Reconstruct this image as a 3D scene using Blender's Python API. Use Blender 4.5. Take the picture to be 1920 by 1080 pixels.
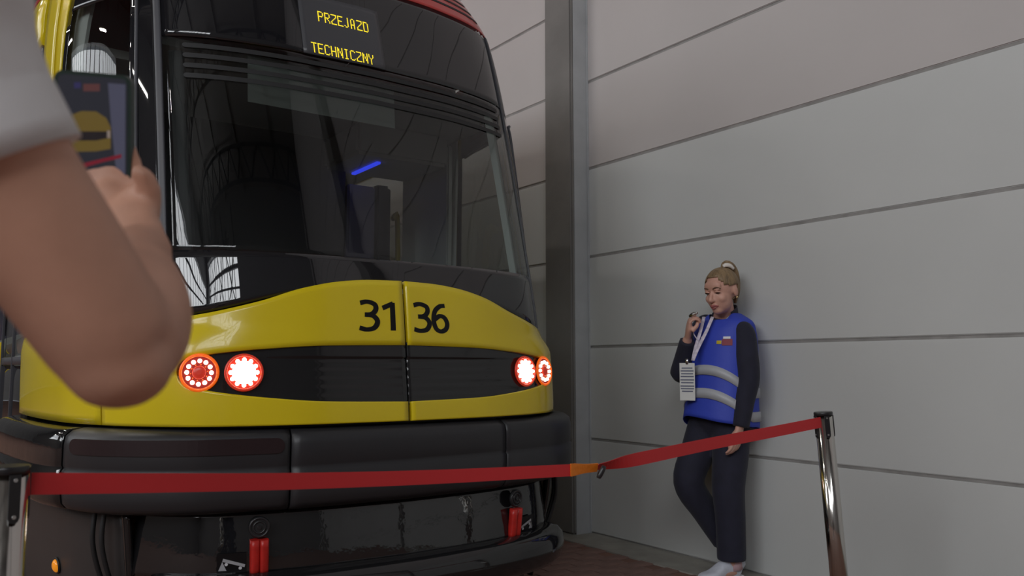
import bpy, bmesh, math, random
from mathutils import Vector, Matrix
random.seed(7)
for o in list(bpy.data.objects): bpy.data.objects.remove(o)
SC = bpy.context.scene
COL = SC.collection
PI = math.pi
# ------------------------------------------------------------------ camera
FPX = 1560.0; CAM_H = 1.12
TH = math.atan(146 / FPX); PSI = math.atan(1110 / math.hypot(FPX, 146))
CFW = Vector((math.sin(PSI) * math.cos(TH), math.cos(PSI) * math.cos(TH), math.sin(TH)))
CRT = Vector((math.cos(PSI), -math.sin(PSI), 0))
CUP = CRT.cross(CFW)
cd = bpy.data.cameras.new('camera'); cam = bpy.data.objects.new('camera', cd); COL.objects.link(cam)
m = Matrix((CRT, CUP, -CFW)).transposed().to_4x4(); m.translation = (0, 0, CAM_H)
cam.matrix_world = m
cd.sensor_width = 36; cd.lens = FPX * 36 / 1920; cd.clip_start = .05; cd.clip_end = 200
cd.dof.use_dof = True; cd.dof.focus_distance = 4.0; cd.dof.aperture_fstop = 6.2
SC.camera = cam
# ------------------------------------------------------------------ world, exposure, big lights
SC.view_settings.view_transform = 'Standard'; SC.view_settings.look = 'None'
SC.view_settings.exposure = -0.95; SC.view_settings.gamma = 1; SC.view_settings.use_curve_mapping = False
w = bpy.data.worlds.new('world'); SC.world = w; w.use_nodes = True
bg = w.node_tree.nodes['Background']; bg.inputs[0].default_value = (.80, .88, 1, 1); bg.inputs[1].default_value = 1.2
def area(name, loc, rot, sx, sy, power, col=(1, 1, 1)):
    l = bpy.data.lights.new(name, 'AREA'); l.shape = 'RECTANGLE'; l.size = sx; l.size_y = sy
    l.energy = power; l.color = col
    o = bpy.data.objects.new(name, l); o.location = loc; o.rotation_euler = rot; COL.objects.link(o); return o
HX0, HX1, HY0, HY1, HZ = -14.0, 3.753, -9.0, 32.0, 14.5
# daylight coming in through the long window band of the left wall and the end wall
WIN = [(-8.4, 0.4), (8.0, 20.0)]; WZ0, WZ1 = 5.6, 11.2          # left wall windows: y ranges, sill and head
BWX0, BWX1, BWZ0, BWZ1 = -13.0, -4.2, 7.0, 13.3                  # window of the end wall behind the camera
LRAD = 14.5
for (a, b) in WIN:
    area('window_daylight', (HX0 - .5, (a + b) / 2, (WZ0 + WZ1) / 2), (0, -PI / 2, 0), WZ1 - WZ0, b - a, LRAD * PI * (WZ1 - WZ0) * (b - a) * (1 if a < 0 else .5), (.95, .975, 1))
area('window_daylight', ((BWX0 + BWX1) / 2, HY0 - .5, (BWZ0 + BWZ1) / 2), (PI / 2, 0, 0), BWX1 - BWX0, BWZ1 - BWZ0, LRAD * PI * (BWX1 - BWX0) * (BWZ1 - BWZ0), (.95, .975, 1))

# ------------------------------------------------------------------ materials
def mat(name, col, rough=.5, metal=0., spec=.5, coat=0., bump=0., bscale=60., var=0., vscale=4., emit=None, es=0., stretch=None, sheen=0.):
    M = bpy.data.materials.new(name); M.use_nodes = True; nt = M.node_tree; b = nt.nodes['Principled BSDF']
    b.inputs['Base Color'].default_value = (*col, 1); b.inputs['Roughness'].default_value = rough
    b.inputs['Metallic'].default_value = metal; b.inputs['Specular IOR Level'].default_value = spec
    b.inputs['Coat Weight'].default_value = coat; b.inputs['Coat Roughness'].default_value = .03
    b.inputs['Sheen Weight'].default_value = sheen
    tc = nt.nodes.new('ShaderNodeTexCoord'); mp = nt.nodes.new('ShaderNodeMapping')
    nt.links.new(tc.outputs['Object'], mp.inputs[0])
    if stretch: mp.inputs['Scale'].default_value = stretch
    if var > 0:
        n = nt.nodes.new('ShaderNodeTexNoise'); n.inputs['Scale'].default_value = vscale; n.inputs['Detail'].default_value = 6
        nt.links.new(mp.outputs[0], n.inputs[0])
        r = nt.nodes.new('ShaderNodeValToRGB')
        r.color_ramp.elements[0].position = .3; r.color_ramp.elements[1].position = .7
        r.color_ramp.elements[0].color = (*[c * (1 - var) for c in col], 1)
        r.color_ramp.elements[1].color = (*[min(1, c * (1 + var)) for c in col], 1)
        nt.links.new(n.outputs[0], r.inputs[0]); nt.links.new(r.outputs[0], b.inputs['Base Color'])
    if bump > 0:
        n2 = nt.nodes.new('ShaderNodeTexNoise'); n2.inputs['Scale'].default_value = bscale; n2.inputs['Detail'].default_value = 4
        nt.links.new(mp.outputs[0], n2.inputs[0])
        bp = nt.nodes.new('ShaderNodeBump'); bp.inputs['Strength'].default_value = bump; bp.inputs['Distance'].default_value = .01
        nt.links.new(n2.outputs[0], bp.inputs['Height']); nt.links.new(bp.outputs[0], b.inputs['Normal'])
    if emit:
        b.inputs['Emission Color'].default_value = (*emit, 1); b.inputs['Emission Strength'].default_value = es
    return M
def glass_mat(name, tint, rough=.0, ior=1.62):
    M = bpy.data.materials.new(name); M.use_nodes = True; nt = M.node_tree
    for n in list(nt.nodes): nt.nodes.remove(n)
    out = nt.nodes.new('ShaderNodeOutputMaterial'); mx = nt.nodes.new('ShaderNodeMixShader'); fr = nt.nodes.new('ShaderNodeFresnel')
    t = nt.nodes.new('ShaderNodeBsdfTransparent'); g = nt.nodes.new('ShaderNodeBsdfGlossy')
    t.inputs[0].default_value = (*tint, 1); g.inputs['Roughness'].default_value = rough; fr.inputs[0].default_value = ior
    ge = nt.nodes.new('ShaderNodeNewGeometry'); iv = nt.nodes.new('ShaderNodeMath'); iv.operation = 'SUBTRACT'; iv.inputs[0].default_value = 1
    mu = nt.nodes.new('ShaderNodeMath'); mu.operation = 'MULTIPLY'; nt.links.new(ge.outputs['Backfacing'], iv.inputs[1])
    nt.links.new(iv.outputs[0], mu.inputs[0]); nt.links.new(fr.outputs[0], mu.inputs[1])
    nt.links.new(mu.outputs[0], mx.inputs[0]); nt.links.new(t.outputs[0], mx.inputs[1]); nt.links.new(g.outputs[0], mx.inputs[2])
    nt.links.new(mx.outputs[0], out.inputs[0]); return M
M = {}
M['yellow'] = mat('yellow_paint', (.72, .55, .012), .22, coat=.35, var=.03, vscale=2, spec=.4)
M['red'] = mat('red_paint', (.52, .035, .03), .28, coat=.5, var=.04)
M['black_gloss'] = mat('black_gloss', (.012, .012, .013), .07, coat=.2, bump=.02, bscale=7)
M['black_wavy'] = mat('black_gloss_wavy', (.010, .010, .011), .05, bump=.3, bscale=7, spec=.9)
M['frit'] = mat('black_frit_glass', (.010, .010, .012), .02, spec=.8)
M['black_matte'] = mat('black_matte_plastic', (.022, .022, .025), .42, bump=.03, bscale=300)
M['black_sat'] = mat('black_satin', (.018, .017, .019), .3)
M['rubber'] = mat('rubber', (.012, .012, .013), .6)
M['seal'] = mat('grey_seal', (.055, .055, .065), .45)
M['skirt'] = mat('dark_skirt', (.035, .032, .032), .45, var=.1)
M['glass'] = glass_mat('tinted_windscreen', (.70, .72, .71))
M['sideglass'] = glass_mat('side_glass', (.80, .81, .80))
M['digit'] = mat('black_vinyl', (.012, .012, .014), .35)
M['display'] = mat('led_board', (.05, .05, .056), .35, emit=(.05, .05, .056), es=.15)
M['led_y'] = mat('led_yellow', (.6, .5, .02), .4, emit=(1, .76, .02), es=2.3)
M['led_w'] = mat('led_white', (1, 1, .9), .3, emit=(1, .93, .72), es=9)
M['led_c'] = mat('lamp_core', (1, 1, 1), .3, emit=(1, .90, .84), es=14)
M['led_o'] = mat('lamp_orange_glow', (.7, .1, .01), .3, emit=(1, .14, .008), es=1.1)
M['led_r'] = mat('lamp_red_glow', (.5, .03, .02), .3, emit=(1, .06, .02), es=.45)
M['lens_red'] = mat('lamp_red_centre', (.25, .02, .015), .25, emit=(.8, .05, .03), es=.22)
M['blue_led'] = mat('blue_strip', (.02, .03, .5), .4, emit=(.03, .06, 1), es=2.5)
M['chrome'] = mat('polished_steel', (.56, .54, .51), .13, metal=1, bump=.015, bscale=40, stretch=(1, 1, .05))
M['steel'] = mat('steel_screw', (.6, .6, .6), .3, metal=1)
M['belt'] = mat('red_webbing', (.60, .026, .03), .62, bump=.1, bscale=900)
M['orange_tape'] = mat('orange_tape', (.75, .2, .012), .5, bump=.25, bscale=70)
M['redcover'] = mat('red_tow_cover', (.5, .02, .015), .35, var=.15, vscale=30)
M['white_print'] = mat('white_print', (.75, .75, .78), .5)
M['amber'] = mat('amber_lens', (.8, .25, .01), .15, emit=(1, .35, .02), es=.7, coat=.5)
M['grey_lens'] = mat('grey_lens', (.28, .28, .29), .3)
M['int_grey'] = mat('interior_grey', (.42, .43, .42), .6, var=.04)
M['int_light'] = mat('interior_light', (.62, .66, .64), .55)
M['int_dark'] = mat('interior_dark', (.06, .06, .065), .6)
M['int_violet'] = mat('interior_violet', (.22, .20, .30), .5)
M['rail_y'] = mat('handrail_yellow', (.6, .45, .02), .35)
M['refl'] = mat('dark_reflector', (.02, .010, .012), .35)
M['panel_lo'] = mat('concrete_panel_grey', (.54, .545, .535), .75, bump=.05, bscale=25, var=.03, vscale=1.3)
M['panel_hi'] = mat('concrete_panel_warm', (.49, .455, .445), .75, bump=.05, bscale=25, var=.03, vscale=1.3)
M['mortar'] = mat('joint_mortar', (.27, .26, .25), .9, var=.2, vscale=8)
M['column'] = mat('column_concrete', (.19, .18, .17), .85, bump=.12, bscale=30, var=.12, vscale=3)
M['colside'] = mat('sealant_and_lit_side', (.42, .43, .44), .7, var=.08, vscale=6)
M['paver'] = mat('red_paver', (.25, .15, .125), .8, bump=.2, bscale=120, var=.22, vscale=9)
M['strip'] = mat('concrete_strip', (.33, .315, .28), .85, bump=.2, bscale=40, var=.15, vscale=6)
M['roof'] = mat('roof_sheet', (.22, .21, .20), .8)
M['hallwall'] = mat('hall_wall', (.30, .30, .30), .8, var=.05)
M['steelbeam'] = mat('painted_steel', (.05, .05, .055), .6)
M['lampglow'] = mat('lamp_diffuser', (.9, .9, .9), .5, emit=(1, .97, .92), es=16)
M['lampbody'] = mat('lamp_body', (.5, .5, .5), .5)
M['skin_w'] = mat('skin_light', (.62, .34, .26), .5, var=.06, vscale=20)
M['skin_m'] = mat('skin_tanned', (.62, .33, .23), .5, var=.10, vscale=14, bump=.03, bscale=180)
M['hair_b'] = mat('blonde_hair', (.25, .165, .085), .45, bump=.6, bscale=120, var=.35, vscale=60, stretch=(1, 1, .15))
M['hair_d'] = mat('brown_hair', (.05, .03, .02), .5, bump=.5, bscale=120, var=.3, vscale=50)
M['navy'] = mat('navy_cloth', (.014, .014, .030), .85, var=.15, vscale=20, bump=.5, bscale=9, sheen=.08)
M['vest'] = mat('blue_vest', (.035, .065, .50), .6, bump=.22, bscale=14, var=.06)
M['tape_g'] = mat('reflective_tape', (.44, .45, .48), .4)
M['shirt'] = mat('light_blue_shirt', (.35, .45, .65), .7)
M['tee'] = mat('white_tee', (.80, .79, .80), .85, bump=.12, bscale=25, var=.03)
M['shoe'] = mat('white_sneaker', (.62, .64, .72), .55, var=.08, vscale=40)
M['sole'] = mat('shoe_sole', (.7, .7, .72), .6)
M['sock'] = mat('pink_sock', (.65, .42, .45), .8)
M['lip'] = mat('lip', (.36, .11, .10), .45)
M['eye'] = mat('dark_eye', (.035, .018, .015), .3)
M['brow'] = mat('brow', (.14, .075, .045), .7)
M['paper'] = mat('badge_paper', (.68, .68, .66), .4)
M['print'] = mat('badge_print', (.12, .13, .2), .6)
M['lanyard'] = mat('lanyard', (.62, .56, .66), .6, var=.25, vscale=60)
M['silver'] = mat('silver', (.6, .6, .58), .25, metal=1)
M['gold'] = mat('gold', (.8, .65, .35), .25, metal=1)
M['clip'] = mat('cream_clip', (.80, .74, .68), .4)
M['phonecase'] = mat('green_phone_case', (.018, .04, .033), .4)
M['maroon'] = mat('badge_maroon', (.25, .04, .06), .6)
M['jeans'] = mat('jeans', (.03, .04, .08), .85, var=.2, vscale=30)

# ------------------------------------------------------------------ object helpers
def tag(o, label=None, cat=None, group=None, kind=None):
    if label: o['label'] = label
    if cat: o['category'] = cat
    if group: o['group'] = group
    if kind: o['kind'] = kind
    return o
def empty(name, loc=(0, 0, 0)):
    o = bpy.data.objects.new(name, None); o.location = loc; o.empty_display_size = .1; COL.objects.link(o); return o
def link(name, me, material, parent=None):
    """mesh is given in world coordinates; parents are unrotated empties or meshes, so shift by the parent's origin"""
    o = bpy.data.objects.new(name, me)
    if material is not None:
        me.materials.clear(); me.materials.append(material)
    COL.objects.link(o)
    if parent is not None:
        o.parent = parent
        o.matrix_parent_inverse = Matrix.Translation(-origin(parent))
    return o
def origin(p):
    v = Vector(p.location)
    return v if p.parent is None else v   # parts sit at world zero
def pymesh(verts, faces, smooth=True, flat=()):
    me = bpy.data.meshes.new('mesh'); me.from_pydata([tuple(v) for v in verts], [], faces)
    if smooth:
        fl = [True] * len(faces)
        for i in flat: fl[i] = False
        me.polygons.foreach_set('use_smooth', fl)
    me.update(); return me
def bm_mesh(bm, smooth=False):
    bmesh.ops.recalc_face_normals(bm, faces=bm.faces)
    me = bpy.data.meshes.new('mesh'); bm.to_mesh(me); bm.free()
    if smooth: me.polygons.foreach_set('use_smooth', [True] * len(me.polygons))
    return me
def box_mesh(x0, x1, y0, y1, z0, z1, bev=0.):
    bm = bmesh.new(); bmesh.ops.create_cube(bm, size=1)
    for v in bm.verts: v.co = Vector(((x0 + x1) / 2 + v.co.x * (x1 - x0), (y0 + y1) / 2 + v.co.y * (y1 - y0), (z0 + z1) / 2 + v.co.z * (z1 - z0)))
    if bev: bmesh.ops.bevel(bm, geom=bm.edges[:], offset=bev, segments=2, affect='EDGES')
    return bm_mesh(bm)
def box(name, x0, x1, y0, y1, z0, z1, material, parent=None, bev=0.):
    return link(name, box_mesh(x0, x1, y0, y1, z0, z1, bev), material, parent)
def catmull(pts, n=6):
    P = [Vector(p) for p in pts]
    if len(P) < 3: return [P[0].lerp(P[-1], i / n) for i in range(n + 1)]
    out = []
    for i in range(len(P) - 1):
        a = P[i - 1] if i else P[0] * 2 - P[1]; b = P[i]; c = P[i + 1]; d = P[i + 2] if i + 2 < len(P) else P[-1] * 2 - P[-2]
        for k in range(n):
            t = k / n
            out.append(.5 * ((2 * b) + (c - a) * t + (2 * a - 5 * b + 4 * c - d) * t * t + (3 * b - a - 3 * c + d) * t ** 3))
    out.append(P[-1]); return out
def loft(pts, radii, side=None, seg=16, n=5, cap=True, exp=2.0):
    """tube through pts; radii are r or (r_side, r_other); side = direction of the first radius. Returns verts, faces"""
    R = [(r, r) if not isinstance(r, tuple) else r for r in radii]
    P = catmull(pts, n)
    RR = catmull([(a, b, 0) for a, b in R], n)
    V = []; F = []
    prev = Vector(side) if side is not None else None
    for i, p in enumerate(P):
        t = (P[min(i + 1, len(P) - 1)] - P[max(i - 1, 0)]).normalized()
        s = prev if prev is not None else (Vector((1, 0, 0)) if abs(t.x) < .8 else Vector((0, 1, 0)))
        s = (s - t * s.dot(t)).normalized()
        if side is None: prev = s
        u = t.cross(s)
        for k in range(seg):
            a = 2 * PI * k / seg; c, q = math.cos(a), math.sin(a)
            c = math.copysign(abs(c) ** (2 / exp), c); q = math.copysign(abs(q) ** (2 / exp), q)
            V.append(p + s * c * RR[i].x + u * q * RR[i].y)
    L = len(P)
    for i in range(L - 1):
        for k in range(seg):
            F.append((i * seg + k, i * seg + (k + 1) % seg, (i + 1) * seg + (k + 1) % seg, (i + 1) * seg + k))
    if cap:
        F.append(tuple(reversed(range(seg)))); F.append(tuple((L - 1) * seg + k for k in range(seg)))
    return V, F
def tube(name, pts, radii, material, parent=None, **kw):
    if not isinstance(radii, list): radii = [radii] * len(pts)
    V, F = loft(pts, radii, **kw)
    capn = [len(F) - 1, len(F) - 2] if kw.get('cap', True) else []
    return link(name, pymesh(V, F, True, capn), material, parent)
def ellipsoid(c, ax, r, seg=20, rings=12):
    """ax = three unit vectors, r = three radii"""
    V = []; F = []
    c = Vector(c)
    for i in range(rings + 1):
        p = PI * i / rings
        for k in range(seg):
            a = 2 * PI * k / seg
            V.append(c + ax[0] * r[0] * math.sin(p) * math.cos(a) + ax[1] * r[1] * math.sin(p) * math.sin(a) + ax[2] * r[2] * math.cos(p))
    for i in range(rings):
        for k in range(seg):
            F.append((i * seg + k, (i + 1) * seg + k, (i + 1) * seg + (k + 1) % seg, i * seg + (k + 1) % seg))
    return V, F
XYZ = (Vector((1, 0, 0)), Vector((0, 1, 0)), Vector((0, 0, 1)))
def join_vf(parts):
    V = []; F = []
    for v, f in parts:
        o = len(V); V += v; F += [tuple(i + o for i in q) for q in f]
    return V, F
def remeshed(parts, voxel, smooth=6, fac=.5):
    V, F = join_vf(parts)
    bm = bmesh.new()
    vs = [bm.verts.new(v) for v in V]
    for f in F:
        try: bm.faces.new([vs[i] for i in f])
        except ValueError: pass
    bmesh.ops.remove_doubles(bm, verts=bm.verts, dist=1e-6)
    # each closed shell outward
    bmesh.ops.recalc_face_normals(bm, faces=bm.faces)
    me = bpy.data.meshes.new('tmp'); bm.to_mesh(me); bm.free()
    o = bpy.data.objects.new('tmp', me); COL.objects.link(o)
    r = o.modifiers.new('r', 'REMESH'); r.mode = 'VOXEL'; r.voxel_size = voxel; r.use_smooth_shade = True
    if smooth:
        s = o.modifiers.new('s', 'SMOOTH'); s.factor = fac; s.iterations = smooth
    dg = bpy.context.evaluated_depsgraph_get(); dg.update()
    out = bpy.data.meshes.new_from_object(o.evaluated_get(dg))
    bpy.data.objects.remove(o); bpy.data.meshes.remove(me)
    out.polygons.foreach_set('use_smooth', [True] * len(out.polygons))
    return out

# ------------------------------------------------------------------ THE HALL
WX = HX1
fl = bpy.data.objects.new('floor', box_mesh(HX0, 3.47, HY0, HY1, -.2, -.008)); COL.objects.link(fl)
fm = mat('floor_paving', (.23, .115, .085), .8, var=.2, vscale=3)
nt = fm.node_tree; br = nt.nodes.new('ShaderNodeTexBrick'); br.inputs['Color1'].default_value = (.25, .125, .09, 1); br.inputs['Color2'].default_value = (.2, .105, .08, 1)
br.inputs['Mortar'].default_value = (.1, .08, .07, 1); br.inputs['Scale'].default_value = 1; br.inputs['Brick Width'].default_value = .2; br.inputs['Row Height'].default_value = .1; br.inputs['Mortar Size'].default_value = .004
tc = nt.nodes.new('ShaderNodeTexCoord'); nt.links.new(tc.outputs['Object'], br.inputs[0]); nt.links.new(br.outputs[0], nt.nodes['Principled BSDF'].inputs['Base Color'])
fl.data.materials.append(fm); tag(fl, kind='structure')
pv = box_mesh(-.0985, .0985, -.0485, .0485, -.012, 0, .003)
pv.materials.append(M['paver'])
row = 0; y = 2.55
while y < 5.05:
    x = 3.37 - (.1 if row % 2 else 0)
    if row % 2: pass
    while x > 2.15:
        o = bpy.data.objects.new('paver', pv); o.location = (x - (0 if row % 2 == 0 else 0), y, random.uniform(-.0012, .0008)); COL.objects.link(o); o.parent = fl
        x -= .2
    y += .1; row += 1
st = box('concrete_strip', 3.472, WX + .34, HY0, HY1, -.2, 0, M['strip']); tag(st, kind='structure')
# right wall built of precast panels
PH = .624
wr = box('wall_right', WX + .007, WX + .35, HY0, HY1, 0, HZ, M['mortar']); tag(wr, kind='structure')
bays = [(-9.0, -7.62), (-7.62, -1.62), (-1.62, 4.38), (4.68, 10.68), (10.68, 16.68), (16.68, 22.68)]
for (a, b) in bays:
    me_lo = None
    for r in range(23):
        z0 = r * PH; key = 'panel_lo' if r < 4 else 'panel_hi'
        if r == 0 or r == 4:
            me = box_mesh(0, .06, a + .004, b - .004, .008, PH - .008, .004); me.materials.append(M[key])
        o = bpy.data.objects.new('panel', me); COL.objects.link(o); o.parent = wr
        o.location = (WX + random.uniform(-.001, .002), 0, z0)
# columns
def column(y0, y1, D):
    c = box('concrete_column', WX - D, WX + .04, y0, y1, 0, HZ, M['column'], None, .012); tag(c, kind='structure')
    box('lit_side_strip', WX - D + .025, WX + .005, y0 - .006, y0 - .0005, 0, HZ, M['colside'], c)  # pale strip paints in the lighter shading of the column side
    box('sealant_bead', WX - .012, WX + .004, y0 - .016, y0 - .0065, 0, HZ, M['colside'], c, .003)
    return c
column(4.38, 4.68, .15)
column(10.68, 10.98, .15); column(-1.77, -1.47, .15); column(-7.77, -7.47, .15)
# back, far and left wall, roof
for nm, x0, x1, y0, y1, z0, z1 in (
        ('wall_far', HX0, WX, HY1, HY1 + .3, 0, HZ),
        ('wall_back', HX0, BWX0, HY0 - .3, HY0, 0, HZ), ('wall_back', BWX1, WX, HY0 - .3, HY0, 0, HZ), ('wall_back', BWX0, BWX1, HY0 - .3, HY0, 0, BWZ0), ('wall_back', BWX0, BWX1, HY0 - .3, HY0, BWZ1, HZ),
        ('wall_left', HX0 - .3, HX0, HY0, HY1, 0, WZ0), ('wall_left', HX0 - .3, HX0, HY0, HY1, WZ1, HZ),
        ('wall_left', HX0 - .3, HX0, HY0, WIN[0][0], WZ0, WZ1), ('wall_left', HX0 - .3, HX0, WIN[0][1], WIN[1][0], WZ0, WZ1), ('wall_left', HX0 - .3, HX0, WIN[1][1], HY1, WZ0, WZ1)):
    o = box(nm, x0, x1, y0, y1, z0, z1, M['hallwall']); tag(o, kind='structure')
ce = box('ceiling', HX0 - .3, WX + .35, HY0 - .3, HY1 + .3, HZ, HZ + .2, M['roof']); tag(ce, kind='structure')
# window bands: frame with mullions and transoms
wi = 0
for (a, b) in WIN:
    wi += 1
    fr = box('window_%d' % wi, HX0 - .14, HX0 - .08, a, b, WZ0, WZ0 + .08, M['steelbeam']); tag(fr, kind='structure')
    ny = int((b - a) / .7)
    for k in range(ny + 1):
        yy = a + (b - a) * k / ny
        box('mullion', HX0 - .14, HX0 - .08, yy - .035, yy + .035, WZ0 + .08, WZ1, M['steelbeam'], fr)
    for zz in (WZ0 + 2.6, WZ0 + 4.0):
        box('transom', HX0 - .15, HX0 - .07, a, b, zz - .12, zz + .12, M['steelbeam'], fr)
fr = box('window_3', BWX0, BWX1, HY0 - .14, HY0 - .08, BWZ0, BWZ0 + .08, M['steelbeam']); tag(fr, kind='structure')
for k in range(14):
    xx = BWX0 + (BWX1 - BWX0) * k / 13; box('mullion', xx - .035, xx + .035, HY0 - .14, HY0 - .08, BWZ0 + .08, BWZ1, M['steelbeam'], fr)
for zz in (BWZ0 + 3.0, BWZ0 + 4.6): box('transom', BWX0, BWX1, HY0 - .15, HY0 - .07, zz - .12, zz + .12, M['steelbeam'], fr)
# steel bracing in front of the end window
for k in range(4):
    xa = BWX0 + (BWX1 - BWX0) * k / 4; xb = BWX0 + (BWX1 - BWX0) * (k + 1) / 4
    for (p_, q_) in (((xa, HY0 + .25, BWZ0 - .6), (xb, HY0 + .25, BWZ1 + .6)), ((xa, HY0 + .32, BWZ1 + .6), (xb, HY0 + .32, BWZ0 - .6))):
        V, F = loft([p_, q_], [.07, .07], seg=6, n=1); o = link('steel_brace', pymesh(V, F, False), M['steelbeam']); tag(o, kind='structure')
# roof trusses
def bars_mesh(segs, r):
    return join_vf([loft([a, b], [r, r], seg=4, n=1) for a, b in segs])
y = -7.5
first = None
while y < 31:
    segs = []
    n = 12; x0, x1 = HX0 + .1, WX - .1; zt, zb = HZ - .15, HZ - 1.35
    segs.append((Vector((x0, y, zt)), Vector((x1, y, zt)))); segs.append((Vector((x0, y, zb)), Vector((x1, y, zb))))
    for k in range(n):
        a = x0 + (x1 - x0) * k / n; b = x0 + (x1 - x0) * (k + .5) / n; c = x0 + (x1 - x0) * (k + 1) / n
        segs.append((Vector((a, y, zb)), Vector((b, y, zt)))); segs.append((Vector((b, y, zt)), Vector((c, y, zb))))
    if first is None:
        V, F = bars_mesh(segs, .07)
        first = pymesh([v - Vector((0, y, 0)) for v in V], F, False); first.materials.append(M['steelbeam'])
    o = bpy.data.objects.new('roof_truss', first); o.location = (0, y, 0); COL.objects.link(o); tag(o, kind='structure')
    y += 3.0
for xx in (-11, -8, -5, -2, 1):
    o = box('roof_purlin', xx - .06, xx + .06, HY0, HY1, HZ - .16, HZ, M['roof']); tag(o, kind='structure')
# hanging strip lamps
def strip_lamp(x, y, z, label, power=60):
    t = empty('strip_lamp', (x, y, z)); tag(t, label, 'lamp', 'strip lamps hanging from the hall roof')
    box('housing', x - .09, x + .09, y - .75, y + .75, z, z + .08, M['lampbody'], t, .01)
    box('diffuser', x - .07, x + .07, y - .73, y + .73, z - .02, z, M['lampglow'], t)
    for s in (-.6, .6): tube('hanger', [(x, y + s, z + .08), (x, y + s, HZ)], .006, M['steelbeam'], t, seg=6, n=1)
    l = area('lamp_light', (x, y, z - .03), (0, 0, 0), .14, 1.4, power, (1, .95, .88)); l.parent = t; l.location = (0, 0, -.03)
LAMPS = [(-9.5, 3.5, 'strip lamp nearest to the camera in the row along the left windows'), (-9.5, 9.5, 'second strip lamp of the row along the left windows'), (-9.5, 15.5, 'farthest strip lamp of the row along the left windows'),
         (-5.5, 8.0, 'nearer strip lamp of the middle row under the roof trusses'), (-5.5, 14.0, 'farther strip lamp of the middle row under the roof trusses'),
         (-1.6, 8.0, 'nearer strip lamp hanging over the track beside the tram'), (-1.6, 14.0, 'farther strip lamp hanging over the track beside the tram')]
for x, y, lab in LAMPS: strip_lamp(x, y, 9.0, lab, 120)

# ------------------------------------------------------------------ TRAM surface
XC = 1.563
def hermite(pts):
    xs = [p[0] for p in pts]; ys = [p[1] for p in pts]; n = len(xs)
    d = [(ys[i + 1] - ys[i]) / (xs[i + 1] - xs[i]) for i in range(n - 1)]
    m_ = [d[0]] + [0 if d[i - 1] * d[i] <= 0 else 2 * d[i - 1] * d[i] / (d[i - 1] + d[i]) for i in range(1, n - 1)] + [d[-1]]
    def f(x):
        x = min(max(x, xs[0]), xs[-1]); i = 0
        while i < n - 2 and x > xs[i + 1]: i += 1
        h = xs[i + 1] - xs[i]; t = (x - xs[i]) / h
        return (2 * t ** 3 - 3 * t * t + 1) * ys[i] + (t ** 3 - 2 * t * t + t) * h * m_[i] + (-2 * t ** 3 + 3 * t * t) * ys[i + 1] + (t ** 3 - t * t) * h * m_[i + 1]
    return f
FU = hermite([(0, 0), (.35, .35), (.55, .548), (.74, .732), (.90, .862), (1.10, .985), (1.45, 1.105), (2.2, 1.18), (3.5, 1.195), (5.0, 1.2), (14, 1.2)])
FY = hermite([(0, 0), (.35, .02), (.55, .056), (.74, .120), (.90, .222), (1.10, .385), (1.45, .715), (2.2, 1.46), (3.5, 2.76), (5.0, 4.26), (14, 13.26)])
FN = hermite([(.1, 2.96), (.5, 2.90), (.886, 2.888), (1.195, 2.923), (1.456, 2.962), (1.6, 3.01), (2.27, 3.255), (2.41, 3.307), (2.75, 3.44), (2.9, 3.50), (3.05, 3.58), (3.2, 3.71), (3.3, 3.9), (3.36, 4.3)])
FW = hermite([(.1, .95), (.5, .985), (.9, 1.01), (1.18, 1.02), (1.23, .995), (1.27, .963), (1.4, .948), (1.6, .968), (2.0, 1.008), (2.4, 1.035), (2.6, 1.04), (2.75, 1.035), (2.9, 1.025), (3.05, .985), (3.2, .94), (3.3, .86), (3.36, .7)])
FN2 = hermite([(.1, 2.75), (1.2, 2.932), (1.35, 2.960), (1.5, 3.002), (1.65, 3.052), (2.27, 3.256), (2.75, 3.414), (2.9, 3.47), (3.05, 3.56), (3.2, 3.70), (3.3, 3.9), (3.36, 4.3)])
FW2 = hermite([(.1, .95), (1.2, .955), (1.4, .962), (1.6, .974), (2.0, 1.006), (2.4, 1.032), (2.6, 1.037), (2.75, 1.035), (2.9, 1.025), (3.05, .985), (3.2, .94), (3.3, .86), (3.36, .7)])
GL = False
def sstep(a, b, x):
    t = min(1, max(0, (x - a) / (b - a))); return t * t * (3 - 2 * t)
def S(s, z):
    g = 1 if s >= 0 else -1; a = abs(s)
    ww = FW2(z) if GL else FW(z)
    if z < 2.75: ww = ww + (1.0 - ww) * sstep(1.5, 2.6, a)
    return Vector((XC + g * FU(a) * ww, (FN2(z) if GL else FN(z)) + FY(a), z))
def SN(s, z):
    e = 2e-3
    a = S(s + e, z) - S(s - e, z); b = S(s, z + e) - S(s, z - e)
    n = a.cross(b); n.normalize()
    return n
def SO(s, z, off): return S(s, z) + SN(s, z) * off
def s_of_u(u, z):
    lo, hi = 0, 4
    for _ in range(40):
        mid = (lo + hi) / 2
        if S(mid, z).x - XC < u: lo = mid
        else: hi = mid
    return lo
def s_of_y(Y, z):
    lo, hi = 0, 13.9
    for _ in range(40):
        mid = (lo + hi) / 2
        if S(mid, z).y < Y: lo = mid
        else: hi = mid
    return lo
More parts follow.
